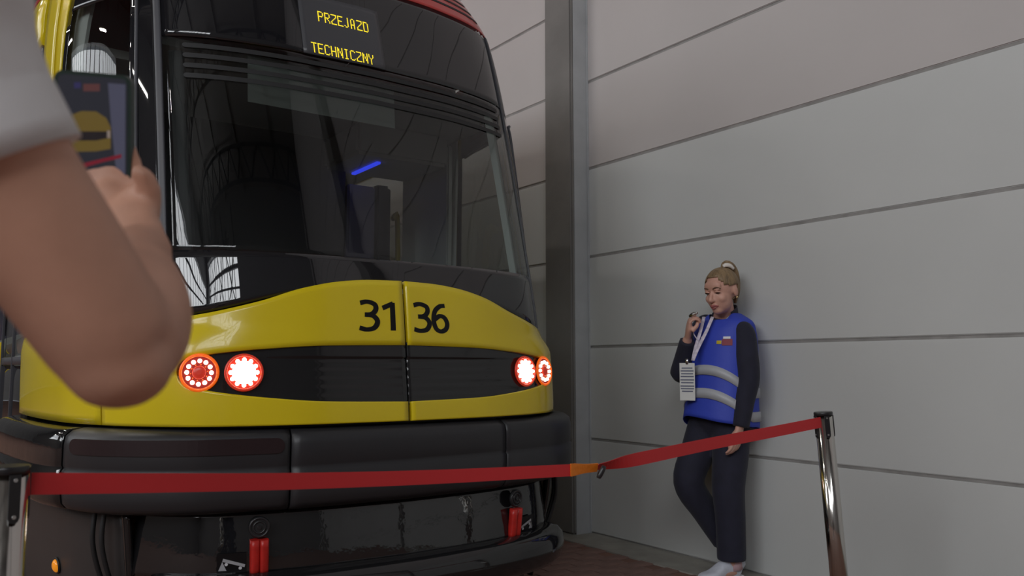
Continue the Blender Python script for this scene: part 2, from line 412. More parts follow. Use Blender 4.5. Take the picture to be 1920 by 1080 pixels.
def grid(name, fmap, ns, nz, material, parent, off=0., thick=.012, flip=False):
    """shell patch on the tram surface; fmap(a,b)->(s,z), off number or f(s,z)"""
    V = []; F = []; flat = []
    O = off if callable(off) else (lambda s, z: off)
    inner = []
    for j in range(nz + 1):
        for i in range(ns + 1):
            s, z = fmap(i / ns, j / nz); n = SN(s, z); p = S(s, z); o_ = O(s, z)
            V.append(p + n * o_); inner.append(p + n * (o_ - thick))
    W_ = ns + 1; N = len(V); V += inner
    # orientation: with s increasing in a and z in b, outward is +n when a x b is outward
    for j in range(nz):
        for i in range(ns):
            q = (j * W_ + i, j * W_ + i + 1, (j + 1) * W_ + i + 1, (j + 1) * W_ + i)
            F.append(q); F.append(tuple(N + k for k in reversed(q)))
    bd = [i for i in range(W_)] + [j * W_ + ns for j in range(1, nz + 1)] + [nz * W_ + i for i in range(ns - 1, -1, -1)] + [j * W_ for j in range(nz - 1, 0, -1)]
    for k in range(len(bd)):
        a, b = bd[k], bd[(k + 1) % len(bd)]
        flat.append(len(F)); F.append((b, a, N + a, N + b))
    me = pymesh(V, F, True, flat)
    return link(name, me, material, parent)
def lerp(a, b, t): return a + (b - a) * t
def rect(s0, s1, z0, z1): return lambda a, b: (lerp(s0, s1, a), lerp(z0, z1, b))
ZTOP = hermite([(0, 1.459), (.14, 1.456), (.27, 1.444), (.43, 1.411), (.6, 1.354), (.76, 1.313), (.88, 1.293), (1.0, 1.277), (1.2, 1.262), (2.0, 1.25), (14, 1.25)])
def ztop(s): return ZTOP(abs(s))
MT = hermite([(0, 1.202), (.32, 1.196), (.55, 1.181), (.70, 1.164), (.77, 1.152)])
MB = hermite([(0, .982), (.33, .990), (.55, 1.008), (.70, 1.028), (.77, 1.041)])
SEND = .832
def mt(s):
    a = abs(s)
    if a <= .77: return MT(a)
    if a >= SEND: return 1.0965
    t = (a - .77) / (SEND - .77); return 1.0965 + (1.152 - 1.0965) * math.sqrt(max(0, 1 - t * t))
def mb(s):
    a = abs(s)
    if a <= .77: return MB(a)
    if a >= SEND: return 1.0965
    t = (a - .77) / (SEND - .77); return 1.0965 - (1.0965 - 1.041) * math.sqrt(max(0, 1 - t * t))

T = empty('tram', (XC, 6.0, 0))
tag(T, 'yellow, black and red tram numbered 3136 with lit round headlamps', 'tram')
ZB = .908
def nose(sgn):
    SA, SBd = .007, 1.15
    knots = [lerp(SA, .77, i / 34) for i in range(35)] + [.77 + (SEND - .77) * math.sin(PI / 2 * i / 8) for i in range(1, 9)] + [lerp(SEND, SBd, i / 14) for i in range(1, 15)]
    V = []; F = []; flat = []; inner = []
    K = len(knots); n1, n2 = 14, 10
    def add(s, z, off=0.):
        n = SN(s, z); p = S(s, z); V.append(p + n * off); inner.append(p + n * (off - .018)); return len(V) - 1
    lo = [[0] * K for _ in range(n1 + 1)]; up = [[0] * K for _ in range(n2 + 1)]
    for k, a in enumerate(knots):
        s = a * sgn
        for j in range(n1 + 1): lo[j][k] = add(s, lerp(ZB, mb(s), j / n1))
        for j in range(n2 + 1):
            up[j][k] = lo[n1][k] if (j == 0 and a >= SEND) else add(s, lerp(mt(s), ztop(s), j / n2))
    N = len(V); V += inner
    def q(a, b, c, d):
        if sgn < 0: a, b, c, d = b, a, d, c
        F.append((a, b, c, d)); F.append((N + d, N + c, N + b, N + a))
    def edge(a, b):
        if sgn < 0: a, b = b, a
        flat.append(len(F)); F.append((b, a, N + a, N + b))
    for G, nn in ((lo, n1), (up, n2)):
        for j in range(nn):
            for k in range(K - 1): q(G[j][k], G[j][k + 1], G[j + 1][k + 1], G[j + 1][k])
    for k in range(K - 1):
        edge(lo[0][k], lo[0][k + 1]); edge(up[n2][k + 1], up[n2][k])
        if knots[k] < SEND - 1e-6: edge(lo[n1][k + 1], lo[n1][k]); edge(up[0][k], up[0][k + 1])
    for G, nn in ((lo, n1), (up, n2)):
        for j in range(nn): edge(G[j + 1][0], G[j][0]); edge(G[j][K - 1], G[j + 1][K - 1])
    return link('nose_panel', pymesh(V, F, True, flat), M['yellow'], T)
nose(-1); nose(1)
# dark structure behind the panels
grid('inner_shell', rect(-1.3, 1.3, .60, 1.42), 60, 16, M['rubber'], T, -.05, .02)
# black mask between the headlamps, two halves, ridged
def mask_off(s, z):
    a = abs(s); k = sstep(.60, .38, a)
    o_ = -.014
    if z > 1.150: return o_ + .006 * k * sstep(1.150, 1.156, z)
    ph = (z - .99) / .032
    return o_ - .004 * k * abs((ph % 1) - .5) * .7
for g in (-1, 1):
    def fm_(a, b, g=g):
        s = g * lerp(.004, SEND + .012, a) if g > 0 else -lerp(SEND + .012, .004, a)
        return s, lerp(mb(s) - .012, mt(s) + .012, b)
    grid('mask_panel', fm_, 50, 60, M['black_gloss'], T, mask_off, .02)
# corner panels and lower sides
def yb(Y0, Y1, z0, z1, g):
    if g < 0: return lambda a, b: (-lerp(s_of_y(Y1, lerp(z0, z1, b)), s_of_y(Y0, lerp(z0, z1, b)), a), lerp(z0, z1, b))
    return lambda a, b: (lerp(s_of_y(Y0, lerp(z0, z1, b)), s_of_y(Y1, lerp(z0, z1, b)), a), lerp(z0, z1, b))
def sb(s0, Y1, z0, z1, g):
    def f(a, b):
        z = z0(b) if callable(z0) else lerp(z0, z1, b); e = s_of_y(Y1, z)
        return (-lerp(e, s0, a), z) if g < 0 else (lerp(s0, e, a), z)
    return f
def cornermap(g, s0, Y1, z0):
    def f(a, b):
        e = s_of_y(Y1, 1.0); s = lerp(e, s0, a) if g < 0 else lerp(s0, e, a)
        return g * s, lerp(z0, ztop(s), b)
    return f
for g in (-1, 1):
    grid('corner_panel', cornermap(g, 1.158, 4.42, ZB), 26, 10, M['yellow'], T, 0, .018)
# ---- windscreen
GL = True
def wsmap(z0, z1):
    def f(a, b):
        z = lerp(z0, z1, b); e = s_of_u(.836, z); return lerp(-e, e, a), z
    return f
ws = grid('windscreen', wsmap(1.542, 2.46), 48, 36, M['glass'], T, -.002, .006)
def lowmap(a, b):
    e0 = s_of_u(.836, 1.4); s = lerp(-e0, e0, a); return s, lerp(ztop(s) + .004 - .034 * sstep(.6, .3, abs(s)), 1.548, b)
grid('lower_frit_band', lowmap, 60, 8, M['frit'], ws, -.0017, .0003)
def upmap(a, b):
    z = lerp(2.455, 2.893, b); e = s_of_u(.836, z); return lerp(-e, e, a), z
grid('upper_frit_band', upmap, 48, 14, M['frit'], ws, -.0017, .0003)
# side seals of the windscreen
for g in (-1, 1):
    def sm(a, b, g=g):
        z = lerp(1.30, 2.89, b); e = s_of_u(.836, z); return (g * lerp(e, e + .028, a) if g > 0 else -lerp(e + .028, e, a)), z
    grid('windscreen_seal', sm, 3, 40, M['seal'], ws, .004, .008)
# print stripes across the top of the clear glass
def ribbon_on(name, spts, hw, material, parent, off=.0015, n=60, ends=True, thick=.0015):
    """flat bar following (s,z) centre line with half height hw and rounded ends"""
    V = []; F = []
    pts = [spts(i / n) for i in range(n + 1)]
    L = abs(pts[-1][0] - pts[0][0])
    for i, (s, z) in enumerate(pts):
        d = min(abs(s - pts[0][0]), abs(s - pts[-1][0])); r = hw
        h = hw if (not ends or d >= r) else hw * math.sqrt(max(.02, 1 - ((r - d) / r) ** 2))
        for o_ in (off + thick, off):
            V.append(SO(s, z + h, o_)); V.append(SO(s, z - h, o_))
    for i in range(n):
        a = i * 4; b = a + 4
        F += [(a, a + 1, b + 1, b), (a + 2, b + 2, b + 3, a + 3), (a, b, b + 2, a + 2), (a + 1, a + 3, b + 3, b + 1)]
    F += [(0, 2, 3, 1), (n * 4, n * 4 + 1, n * 4 + 3, n * 4 + 2)]
    bm = bmesh.new(); vs = [bm.verts.new(v) for v in V]
    for f in F: bm.faces.new([vs[i] for i in f])
    return link(name, bm_mesh(bm), material, parent)
def nonuni(t):  # denser near the ends
    return .5 - .5 * math.cos(PI * t)
for z in (2.412, 2.366, 2.320, 2.274):
    def sp(t, z=z):
        e = s_of_u(.768, z); return lerp(-e, e, nonuni(t)), z
    ribbon_on('air_slat', sp, .0105, M['rubber'], ws, .001, 60)
# ---- destination display
DS0, DS1, DZ0, DZ1 = -.285, .085, 2.455, 2.765
dsp = grid('destination_display', rect(DS0, DS1, DZ0, DZ1), 16, 12, M['display'], T, .003, .005)
FONT = {
 'P': ['####.', '#...#', '#...#', '#...#', '####.', '#....', '#....', '#....', '#....'],
 'R': ['####.', '#...#', '#...#', '#...#', '####.', '#.#..', '#..#.', '#...#', '#...#'],
 'Z': ['#####', '....#', '....#', '...#.', '..#..', '.#...', '#....', '#....', '#####'],
 'E': ['#####', '#....', '#....', '#....', '####.', '#....', '#....', '#....', '#####'],
 'J': ['...#.', '...#.', '...#.', '...#.', '...#.', '...#.', '...#.', '#..#.', '.##..'],
 'A': ['.##..', '#..#.', '#..#.', '#..#.', '#..#.', '####.', '#..#.', '#..#.', '#..#.'],
 'D': ['####.', '#...#', '#...#', '#...#', '#...#', '#...#', '#...#', '#...#', '####.'],
 'T': ['#####', '..#..', '..#..', '..#..', '..#..', '..#..', '..#..', '..#..', '..#..'],
 'C': ['.###.', '#...#', '#....', '#....', '#....', '#....', '#....', '#...#', '.###.'],
 'H': ['#...#', '#...#', '#...#', '#...#', '#####', '#...#', '#...#', '#...#', '#...#'],
 'N': ['#...#', '##..#', '##..#', '#.#.#', '#.#.#', '#..##', '#..##', '#...#', '#...#'],
 'I': ['.###.', '..#..', '..#..', '..#..', '..#..', '..#..', '..#..', '..#..', '.###.'],
 'Y': ['#...#', '#...#', '#...#', '.#.#.', '..#..', '..#..', '..#..', '..#..', '..#..']}
def led_text(txt, s0, s1, z0, z1):
    cols = len(txt) * 6 - 1; ps = (s1 - s0) / (cols - 1); pz = (z1 - z0) / 8
    V = []; F = []; r = min(ps, pz) * .46
    for ci, ch in enumerate(txt):
        for ry, line in enumerate(FONT[ch]):
            for cx, c in enumerate(line):
                if c != '#': continue
                s = s0 + (ci * 6 + cx) * ps; z = z1 - ry * pz; o = len(V)
                for (ds, dz) in ((-r, -r), (r, -r), (r, r), (-r, r)): V.append(SO(s + ds, z + dz, .0042))
                V.append(SO(s, z, .0055))
                for k in range(4): F.append((o + k, o + (k + 1) % 4, o + 4))
    link('led_lettering', pymesh(V, F, False), M['led_y'], dsp)
led_text('PRZEJAZD', -.203, .022, 2.633, 2.681)
led_text('TECHNICZNY', -.248, .026, 2.466, 2.512)
# ---- fleet number
GL = False
DIG = {'3': [[(.05, .93), (.24, .985), (.44, .90), (.47, .72), (.36, .56), (.17, .53)], [(.17, .53), (.40, .49), (.51, .30), (.42, .08), (.22, .015), (.03, .07)]],
       '1': [[(.38, .0), (.38, .5), (.38, .985)], [(.40, .955), (.27, .88), (.10, .78)]],
       '6': [[(.47, .97), (.30, .93), (.14, .74), (.085, .42), (.14, .12), (.28, .015), (.44, .10), (.505, .30), (.43, .52), (.28, .575), (.11, .44)]]}
def digit(ch, u0, zb, W_, H_):
    V = []; F = []
    for stroke in DIG[ch]:
        P = catmull([(x, y, 0) for x, y in stroke], 8); o = len(V)
        for i, p in enumerate(P):
            t = (P[min(i + 1, len(P) - 1)] - P[max(i - 1, 0)]); t = Vector((t.x * W_ / .55, t.y * H_, 0)).normalized()
            n = Vector((-t.y, t.x, 0)); hw = .0082 + .0032 * abs(n.x)
            cx, cz = u0 + p.x * W_ / .55, zb + p.y * H_
            V.append(SO(cx + n.x * hw, cz + n.y * hw, .0012)); V.append(SO(cx - n.x * hw, cz - n.y * hw, .0012))
        for i in range(len(P) - 1): F.append((o + 2 * i, o + 2 * i + 1, o + 2 * i + 3, o + 2 * i + 2))
    bm = bmesh.new(); vs = [bm.verts.new(v) for v in V]
    for f in F: bm.faces.new([vs[i] for i in f])
    ex = bmesh.ops.solidify(bm, geom=bm.faces[:], thickness=.0006)
    link('fleet_digit', bm_mesh(bm), M['digit'], T)
digit('3', -.207, 1.258, .088, .112); digit('1', -.118, 1.258, .088, .112)
digit('3', .034, 1.258, .088, .112); digit('6', .124, 1.258, .088, .112)
# ---- headlamps
def disc(name, c, n, r, h, material, parent, seg=28, dome=.0):
    n = Vector(n).normalized(); a = n.orthogonal().normalized(); b = n.cross(a); c = Vector(c)
    V = []; F = []; rings = [(1, 0), (1, h), (.9, h + dome * .45), (.6, h + dome * .8), (.3, h + dome * .96)] if dome else [(1, 0), (1, h), (.93, h + .0008)]
    for (q, hh) in rings:
        for k in range(seg):
            t = 2 * PI * k / seg; V.append(c + a * math.cos(t) * r * q + b * math.sin(t) * r * q + n * hh)
    for i in range(len(rings) - 1):
        for k in range(seg): F.append((i * seg + k, i * seg + (k + 1) % seg, (i + 1) * seg + (k + 1) % seg, (i + 1) * seg + k))
    F.append(tuple((len(rings) - 1) * seg + k for k in range(seg))); F.append(tuple(reversed(range(seg))))
    return link(name, pymesh(V, F, True, [len(F) - 1, len(F) - 2]), material, parent)
def torus(name, c, n, R, r, material, parent, seg=36, ts=10):
    n = Vector(n).normalized(); a = n.orthogonal().normalized(); b = n.cross(a); c = Vector(c); V = []; F = []
    for i in range(seg):
        t = 2 * PI * i / seg; d = a * math.cos(t) + b * math.sin(t)
        for k in range(ts):
            p = 2 * PI * k / ts; V.append(c + d * (R + r * math.cos(p)) + n * r * math.sin(p))
    for i in range(seg):
        for k in range(ts): F.append((i * ts + k, ((i + 1) % seg) * ts + k, ((i + 1) % seg) * ts + (k + 1) % ts, i * ts + (k + 1) % ts))
    return link(name, pymesh(V, F), material, parent)
lv, lf = ellipsoid((0, 0, 0), XYZ, (.0078, .0078, .0078), 10, 6)
led_me = pymesh(lv, lf); led_me.materials.append(M['led_w'])
sv, sf = ellipsoid((0, 0, 0), XYZ, (.0026, .0026, .0026), 6, 4)
spark_me = pymesh(sv, sf); spark_me.materials.append(M['led_o'])
def lamp(s, z, outer):
    n = SN(s, z); c = SO(s, z, -.006)
    # the lamp glass looks more forwards than the skin
    n = (n * .7 + Vector((0, -1, 0)) * .3).normalized()
    R = .062
    h = disc('headlamp', c, n, R, .008, M['lens_red'] if outer else M['led_r'], T, 36)
    torus('glow_ring', c + n * .008, n, R, .0055, M['led_o'] if outer else M['led_r'], h)  # emissive rim imitates the red-orange glow around the lamp
    a = n.orthogonal().normalized(); b = n.cross(a)
    rr = .041 if outer else .0455
    for k in range(12):
        t = 2 * PI * (k + .5) / 12
        o = bpy.data.objects.new('led', led_me); COL.objects.link(o); o.parent = h; o.matrix_parent_inverse = Matrix()
        o.location = c + n * .011 + (a * math.cos(t) + b * math.sin(t)) * rr
    if outer:
        disc('centre_cap', c + n * .008, n, .024, .004, M['led_r'], h, 24, .006)
        for k in range(10):
            t = 2 * PI * k / 10
            o = bpy.data.objects.new('reflector_dot', spark_me); COL.objects.link(o); o.parent = h
            o.location = c + n * .010 + (a * math.cos(t) + b * math.sin(t)) * .028
    else:
        disc('main_beam', c + n * .008, n, .041, .004, M['led_c'], h, 32, .008)
    for k in range(14):
        t = 2 * PI * k / 14
        o = bpy.data.objects.new('reflector_dot', spark_me); COL.objects.link(o); o.parent = h
        o.location = c + n * .012 + (a * math.cos(t) + b * math.sin(t)) * (R - .003)
for s, z, o_ in ((-.757, 1.0965, True), (-.612, 1.0965, False), (.612, 1.0965, False), (.770, 1.0965, True)): lamp(s, z, o_)
# ---- bumper
def bump_off(s):
    return .022 + .075 * sstep(.55, 1.15, abs(s))
BP = [(.000, -.055), (.012, -.02), (.03, -.004), (.06, 0), (.145, .004), (.155, -.004), (.165, .0), (.24, 0), (.27, -.006), (.288, -.03), (.296, -.07)]
def bumper(name, s0, s1, material, z0=.606, z1=.898, ns=30):
    prof = [(z0 + h * (z1 - z0) / .296, d) for h, d in BP]
    V = []; F = []; flat = []; nz = len(prof)
    for i in range(ns + 1):
        s = lerp(s0, s1, i / ns)
        n = SN(s, .8); n.z = 0; n.normalize()
        ed = min(i, ns - i) / ns * abs(s1 - s0); rnd = -.006 * (1 - sstep(0, .012, ed))
        for (z, d) in prof:
            p = S(s, .8); p.z = z; V.append(p + n * (bump_off(s) + d + rnd))
        p = S(s, .8); p.z = z1; V.append(p + n * (bump_off(s) - .16))
        p = S(s, .8); p.z = z0; V.append(p + n * (bump_off(s) - .16))
    W_ = nz + 2
    for i in range(ns):
        for j in range(W_):
            a = i * W_ + j; b = i * W_ + (j + 1) % W_
            F.append((a, a + W_, b + W_, b))
            if j >= nz - 1: flat.append(len(F) - 1)
    flat += [len(F), len(F) + 1]
    F.append(tuple(range(W_))); F.append(tuple(reversed([ns * W_ + j for j in range(W_)])))
    return link(name, pymesh(V, F, True, flat), material, T)
bumper('bumper_centre', -.46, .46, M['black_matte'])
bl = bumper('bumper_side', -1.235, -.466, M['black_matte'])
brr = bumper('bumper_side', .466, 1.235, M['black_matte'])
bumper('bumper_corner', -2.26, -1.245, M['black_wavy'])
bumper('bumper_corner', 1.245, 2.26, M['black_wavy'])
def on_bumper(s, z, off):
    n = SN(s, .8); n.z = 0; n.normalize(); p = S(s, .8); p.z = z; return p + n * (bump_off(s) + off)
def bstrip(s0, s1, z0, z1, material, parent, off=.0035):
    V = []; F = []; n = 40; hw = (z1 - z0) / 2; zc = (z0 + z1) / 2
    for i in range(n + 1):
        s = lerp(s0, s1, nonuni(i / n)); d = min(abs(s - s0), abs(s - s1)); r = hw
        h = hw if d >= r else hw * math.sqrt(max(.01, 1 - ((r - d) / r) ** 2))
        V += [on_bumper(s, zc + h, off), on_bumper(s, zc - h, off), on_bumper(s, zc - h, off - .012), on_bumper(s, zc + h, off - .012)]
    for i in range(n):
        a = i * 4; b = a + 4
        for k in range(4): F.append((a + k, b + k, b + (k + 1) % 4, a + (k + 1) % 4))
    F.append((0, 1, 2, 3)); F.append((n * 4 + 3, n * 4 + 2, n * 4 + 1, n * 4))
    bm = bmesh.new(); vs = [bm.verts.new(v) for v in V]
    for f in F: bm.faces.new([vs[i] for i in f])
    return link('reflector_strip', bm_mesh(bm), material, parent)
bstrip(-1.19, -.485, .812, .866, M['refl'], bl, .0045)
# ---- lower front: glossy skirt, lip
grid('front_skirt', rect(-1.03, 1.03, .385, .600), 60, 14, M['black_wavy'], T, lambda s, z: -.004 - .040 * (z - .385) / .215, .02)
def lip():
    V = []; F = []; ns = 60; seg = 14; flat = []
    for i in range(ns + 1):
        s = lerp(-.98, .98, i / ns); n = SN(s, .4); n.z = 0; n.normalize(); p = S(s, .4)
        e = math.sqrt(max(.03, 1 - max(0, (abs(s) - .90) / .08) ** 2))
        for k in range(seg):
            a = 2 * PI * k / seg
            V.append(p + n * (.005 + .055 * math.cos(a) * e + .03 * abs(math.cos(a)) * e * (1 if math.cos(a) > 0 else 0)) + Vector((0, 0, .315 - .4 + .085 * math.copysign(abs(math.sin(a)) ** .75, math.sin(a)) * e)))
    for i in range(ns):
        for k in range(seg): F.append((i * seg + k, (i + 1) * seg + k, (i + 1) * seg + (k + 1) % seg, i * seg + (k + 1) % seg))
    F.append(tuple(range(seg))); F.append(tuple(reversed([ns * seg + k for k in range(seg)])))
    bm = bmesh.new(); vs = [bm.verts.new(v) for v in V]
    for f in F: bm.faces.new([vs[i] for i in f])
    return link('lower_lip', bm_mesh(bm, True), M['black_gloss'], T)
lp = lip()
grid('lip_groove', rect(-.93, .93, .286, .294), 40, 1, M['rubber'], lp, .088, .01)
grid('under_front', rect(-1.0, 1.0, .10, .26), 40, 3, M['rubber'], T, -.06, .02)
for g in (-1, 1):
    n = SN(g * .93, .33); n.z = 0; n.normalize()
    disc('end_lamp', S(g * .935, .33) + n * .062, n, .032, .01, M['grey_lens'], lp, 24, .012)
for g in (-1, 1):
    # dark side skirt behind the front corner, with trims, hoses and marker lamps
    e = s_of_y(4.9, .4)
    f_ = (lambda a, b, g=g, e=e: ((-lerp(e, 1.06, a), lerp(.12, .60, b)) if g < 0 else (lerp(1.06, e, a), lerp(.12, .60, b))))
    sk = grid('side_skirt', f_, 26, 8, M['skirt'], T, -.02, .02)
    tube('corner_trim', [SO(g * 1.045, z, -.012 - .03 * (1 - z / .6)) for z in (.60, .5, .36, .2, .12)], [(.016, .03)] * 5, M['black_gloss'], T, seg=12)
    for k, ds in enumerate((0, .05)):
        tube('hose', [SO(g * (1.10 + ds), .63, .03), SO(g * (1.10 + ds), .5, .045), SO(g * (1.09 + ds), .36, .02), SO(g * (1.08 + ds), .26, -.02)], .009, M['rubber'], T, seg=8)
    mk = SO(g * 1.6, .335, -.02); nn = SN(g * 1.6, .335)
    md = disc('marker_lamp', mk, nn, .026, .008, M['amber'], T, 20, .014)
    torus('marker_rim', mk + nn * .004, nn, .028, .005, M['rubber'], md, 24, 8)
# towing points
for g in (-1, 1):
    c = SO(g * .566, .553, -.012); n = SN(g * .566, .553); n.z = 0; n.normalize()
    hp = disc('tow_plug', c, n, .037, .010, M['rubber'], T, 28)
    torus('plug_ring', c + n * .010, n, .032, .005, M['black_sat'], hp, 28, 8)
    torus('plug_ring', c + n * .011, n, .020, .004, M['black_sat'], hp, 24, 8)
    disc('plug_centre', c + n * .009, n, .008, .006, M['black_sat'], hp, 14)
    for k in (-1, 1):
        sc_ = g * .566 + k * .0155
        tube('tow_cover', [SO(sc_, .512, 0), SO(sc_, .44, 0), SO(sc_, .395, 0)], [(.0155, .018)] * 3, M['redcover'], T, side=(1, 0, 0), seg=14, exp=3.2, n=3)
    # jacking pictogram: wedge, tilted bar, two wheels
    def flatpoly(pts, name, mt_, parent, off):
        V = [SO(g * s, z, off) for s, z in pts]; bm = bmesh.new(); vs = [bm.verts.new(v) for v in V]; bm.faces.new(vs if g > 0 else list(reversed(vs)))
        bmesh.ops.solidify(bm, geom=bm.faces[:], thickness=.0006); return link(name, bm_mesh(bm), mt_, parent)
    so, zo = .70, .405
    pk = flatpoly([(.608, .40), (.705, .40), (.705, .468), (.608, .468)], 'jack_sticker', M['black_sat'], T, -.004)
    flatpoly([(.700, .409), (.673, .409), (.687, .441)], 'jack_wedge', M['white_print'], pk, -.0022)
    flatpoly([(.684, .452), (.612, .428), (.614, .418), (.687, .441)], 'jack_bar', M['white_print'], pk, -.0022)
    for sx, zz in ((.674, .431), (.628, .416)):
        flatpoly([(sx + .0058 * math.cos(t * PI / 6), zz + .0058 * math.sin(t * PI / 6)) for t in range(12)], 'jack_wheel', M['white_print'], pk, -.002)
# ---- sides, cab windows, roof
GL = True
for g in (-1, 1):
    Ye = 3.97 if g < 0 else 4.50
    def cw(a, b, g=g, Ye=Ye):
        z = lerp(1.285, 2.88, b); s0 = s_of_u(.836, z) + .029; e = s_of_y(Ye + .03 * (z - 2.3), z); return (-lerp(e, s0, a), z) if g < 0 else (lerp(s0, e, a), z)
    sg = grid('cab_side_window', cw, 24, 24, M['sideglass'], T, -.003, .006)
    # printed dark border of the side window
    def cw2(a0, a1, b0, b1):
        return lambda a, b: cw(lerp(a0, a1, a), lerp(b0, b1, b))
    w1 = .16
    for (a0, a1, b0, b1) in ((0, 1, 0, .16), (0, 1, .86, 1), (0, .07, .16, .86), (.80, 1, .16, .86)) if g < 0 else ((0, 1, 0, .16), (0, 1, .72, 1), (.93, 1, .16, .72), (0, .16, .16, .72)):
        grid('window_border', cw2(a0, a1, b0, b1), 12, 10, M['frit'], sg, -.0015, .003)
    pts = []
    for (a, b) in ([(.10, .03), (.72, .03), (.84, .06), (.86, .14), (.86, .5), (.86, .86), (.84, .93), (.74, .96), (.4, .955), (.10, .95)] if g < 0 else [(.9, .15), (.3, .15), (.17, .17), (.16, .3), (.16, .6), (.17, .7), (.3, .725), (.9, .72)]):
        s, z = cw(a, b); pts.append(SO(s, z, .002))
    tube('window_seal', pts, .008, M['seal'], sg, seg=8)
    # yellow pillar, door and rest of the side
    Yp = 4.17 if g < 0 else 4.75
    def rng(Y0, Y1, z0, z1, g=g): return yb(Y0, Y1, z0, z1, g)
    def pil(d0, d1, g=g, Ye=Ye):
        def f(a, b):
            z = lerp(1.255, 2.89, b); y0 = Ye + .008 + .03 * (z - 2.3) + d0; y1 = y0 + d1 - d0
            e0, e1 = s_of_y(y0, z), s_of_y(y1, z); return (-lerp(e1, e0, a), z) if g < 0 else (lerp(e0, e1, a), z)
        return f
    grid('side_pillar', pil(0, .085), 4, 20, M['yellow'], T, 0, .02)
    grid('inner_pillar_lining', pil(-.10, .30), 4, 12, M['int_light'], T, -.04, .015)
    grid('side_pillar', pil(.09, .27), 4, 20, M['yellow'], T, .004, .02)
    Y = Ye + .36
    nwin = 0
    while Y < 13:
        w_ = 1.25 if (g < 0 and nwin % 3 == 0) else 1.5
        zlo = .42 if (g < 0 and nwin % 3 == 0) else 1.255
        kind = 'door_window' if zlo < 1 else 'side_window'
        if zlo < 1:
            gl = grid('door_panel_dark_reflection', rng(Y + .03, Y + w_ - .03, .46, 1.12), 6, 6, M['frit'], T, -.012, .006)  # yellow panel; the dark it mirrors is put in as black glass colour
            grid('door_rail', rng(Y + .02, Y + w_ - .02, 1.125, 1.165), 6, 1, M['seal'], gl, -.006, .01)
            for yy in (Y, Y + w_ / 2 - .03, Y + w_ - .04):
                grid('door_stile', rng(yy, yy + .035, .44, 2.6), 2, 16, M['seal'], gl, -.004, .012)
            grid('door_upper_pane', rng(Y + .03, Y + w_ - .03, 1.17, 2.6), 6, 10, M['sideglass'], gl, -.012, .006)
            grid('door_header', rng(Y, Y + w_, 2.61, 2.89), 6, 4, M['yellow'], gl, 0, .012)
        else:
            grid('side_window', rng(Y + .01, Y + w_ - .06, 1.26, 2.55), 6, 10, M['sideglass'], T, -.004, .006)
            grid('window_post', rng(Y + w_ - .06, Y + w_ + .01, 1.26, 2.55), 2, 10, M['frit'], T, 0, .012)
            grid('lower_side_panel', rng(Y, Y + w_ + .01, .44, 1.255), 6, 6, M['yellow'], T, 0, .015)
            grid('upper_side_panel', rng(Y, Y + w_ + .01, 2.555, 2.89), 6, 6, M['yellow'], T, 0, .015)
        grid('lower_valance', rng(Y, Y + w_, .14, .43), 6, 3, M['skirt'], T, -.02, .015)
        Y += w_ + .01; nwin += 1
    YEND = Y
    grid('lower_side_panel', rng(4.43, Ye + .36 if g < 0 else Ye + .355, .62, 1.253), 4, 6, M['yellow'], T, 0, .015) if Ye + .36 > 4.45 else None
# roof cap
rp = grid('roof_front', rect(-3.0, 3.0, 2.897, 3.34), 90, 24, M['red'], T, 0, .02)
for z, e in ((2.962, .80), (3.008, .78), (3.054, .76), (3.10, .73), (3.146, .68)):
    ribbon_on('vent_slot_shade', (lambda t, z=z, e=e: (lerp(-e, e, nonuni(t)), z)), .0075, M['rubber'], rp, .0, 50)  # raised dark strips painted for the shade inside the recessed slots
def roof_sides():
    for g in (-1, 1):
        f_ = (lambda a, b, g=g: ((-lerp(13.2, 3.0, a), lerp(2.897, 3.34, b)) if g < 0 else (lerp(3.0, 13.2, a), lerp(2.897, 3.34, b))))
        grid('roof_side', f_, 8, 12, M['red'], T, 0, .02)
roof_sides()
V = []; F = []
ss = [lerp(-13.2, 13.2, i / 120) for i in range(121)]
ring = [S(s, 3.34) for s in ss]
for p in ring: V.append(p)
for p in ring: V.append(Vector((XC + (p.x - XC) * .4, max(p.y, 4.6), 3.42)))
for i in range(120): F.append((i, i + 1, 122 + i, 121 + i))
F.append(tuple(121 + i for i in range(121)))
bm = bmesh.new(); vs = [bm.verts.new(v) for v in V]
for f in F: bm.faces.new([vs[i] for i in f])
link('roof_top', bm_mesh(bm), M['red'], T)
box('rear_bulkhead', XC - 1.18, XC + 1.18, 13.0, 13.05, .3, 2.9, M['int_dark'], T)
# ---- cab and saloon interior
cabf = box('cab_floor', XC - .85, XC + .85, 3.4, 4.3, .88, .93, M['int_dark'], T)
box('saloon_floor', XC - 1.1, XC + 1.1, 4.3, 13, .88, .93, M['int_dark'], T)
box('saloon_ceiling', XC - 1.1, XC + 1.1, 4.05, 13, 2.52, 2.56, M['int_grey'], T)
box('dashboard', XC - .72, XC + .72, 3.22, 3.7, 1.0, 1.40, M['int_dark'], T, .05)
# sun blind box under the top of the windscreen
bm = bmesh.new()
pts = [(-.50, 3.44, 2.43), (.19, 3.44, 2.43), (.19, 3.42, 2.225), (-.50, 3.42, 2.225)]
f = bm.faces.new([bm.verts.new((XC + x, y, z)) for x, y, z in pts]); bmesh.ops.solidify(bm, geom=bm.faces[:], thickness=.03)
link('sun_blind', bm_mesh(bm), M['int_light'], T)
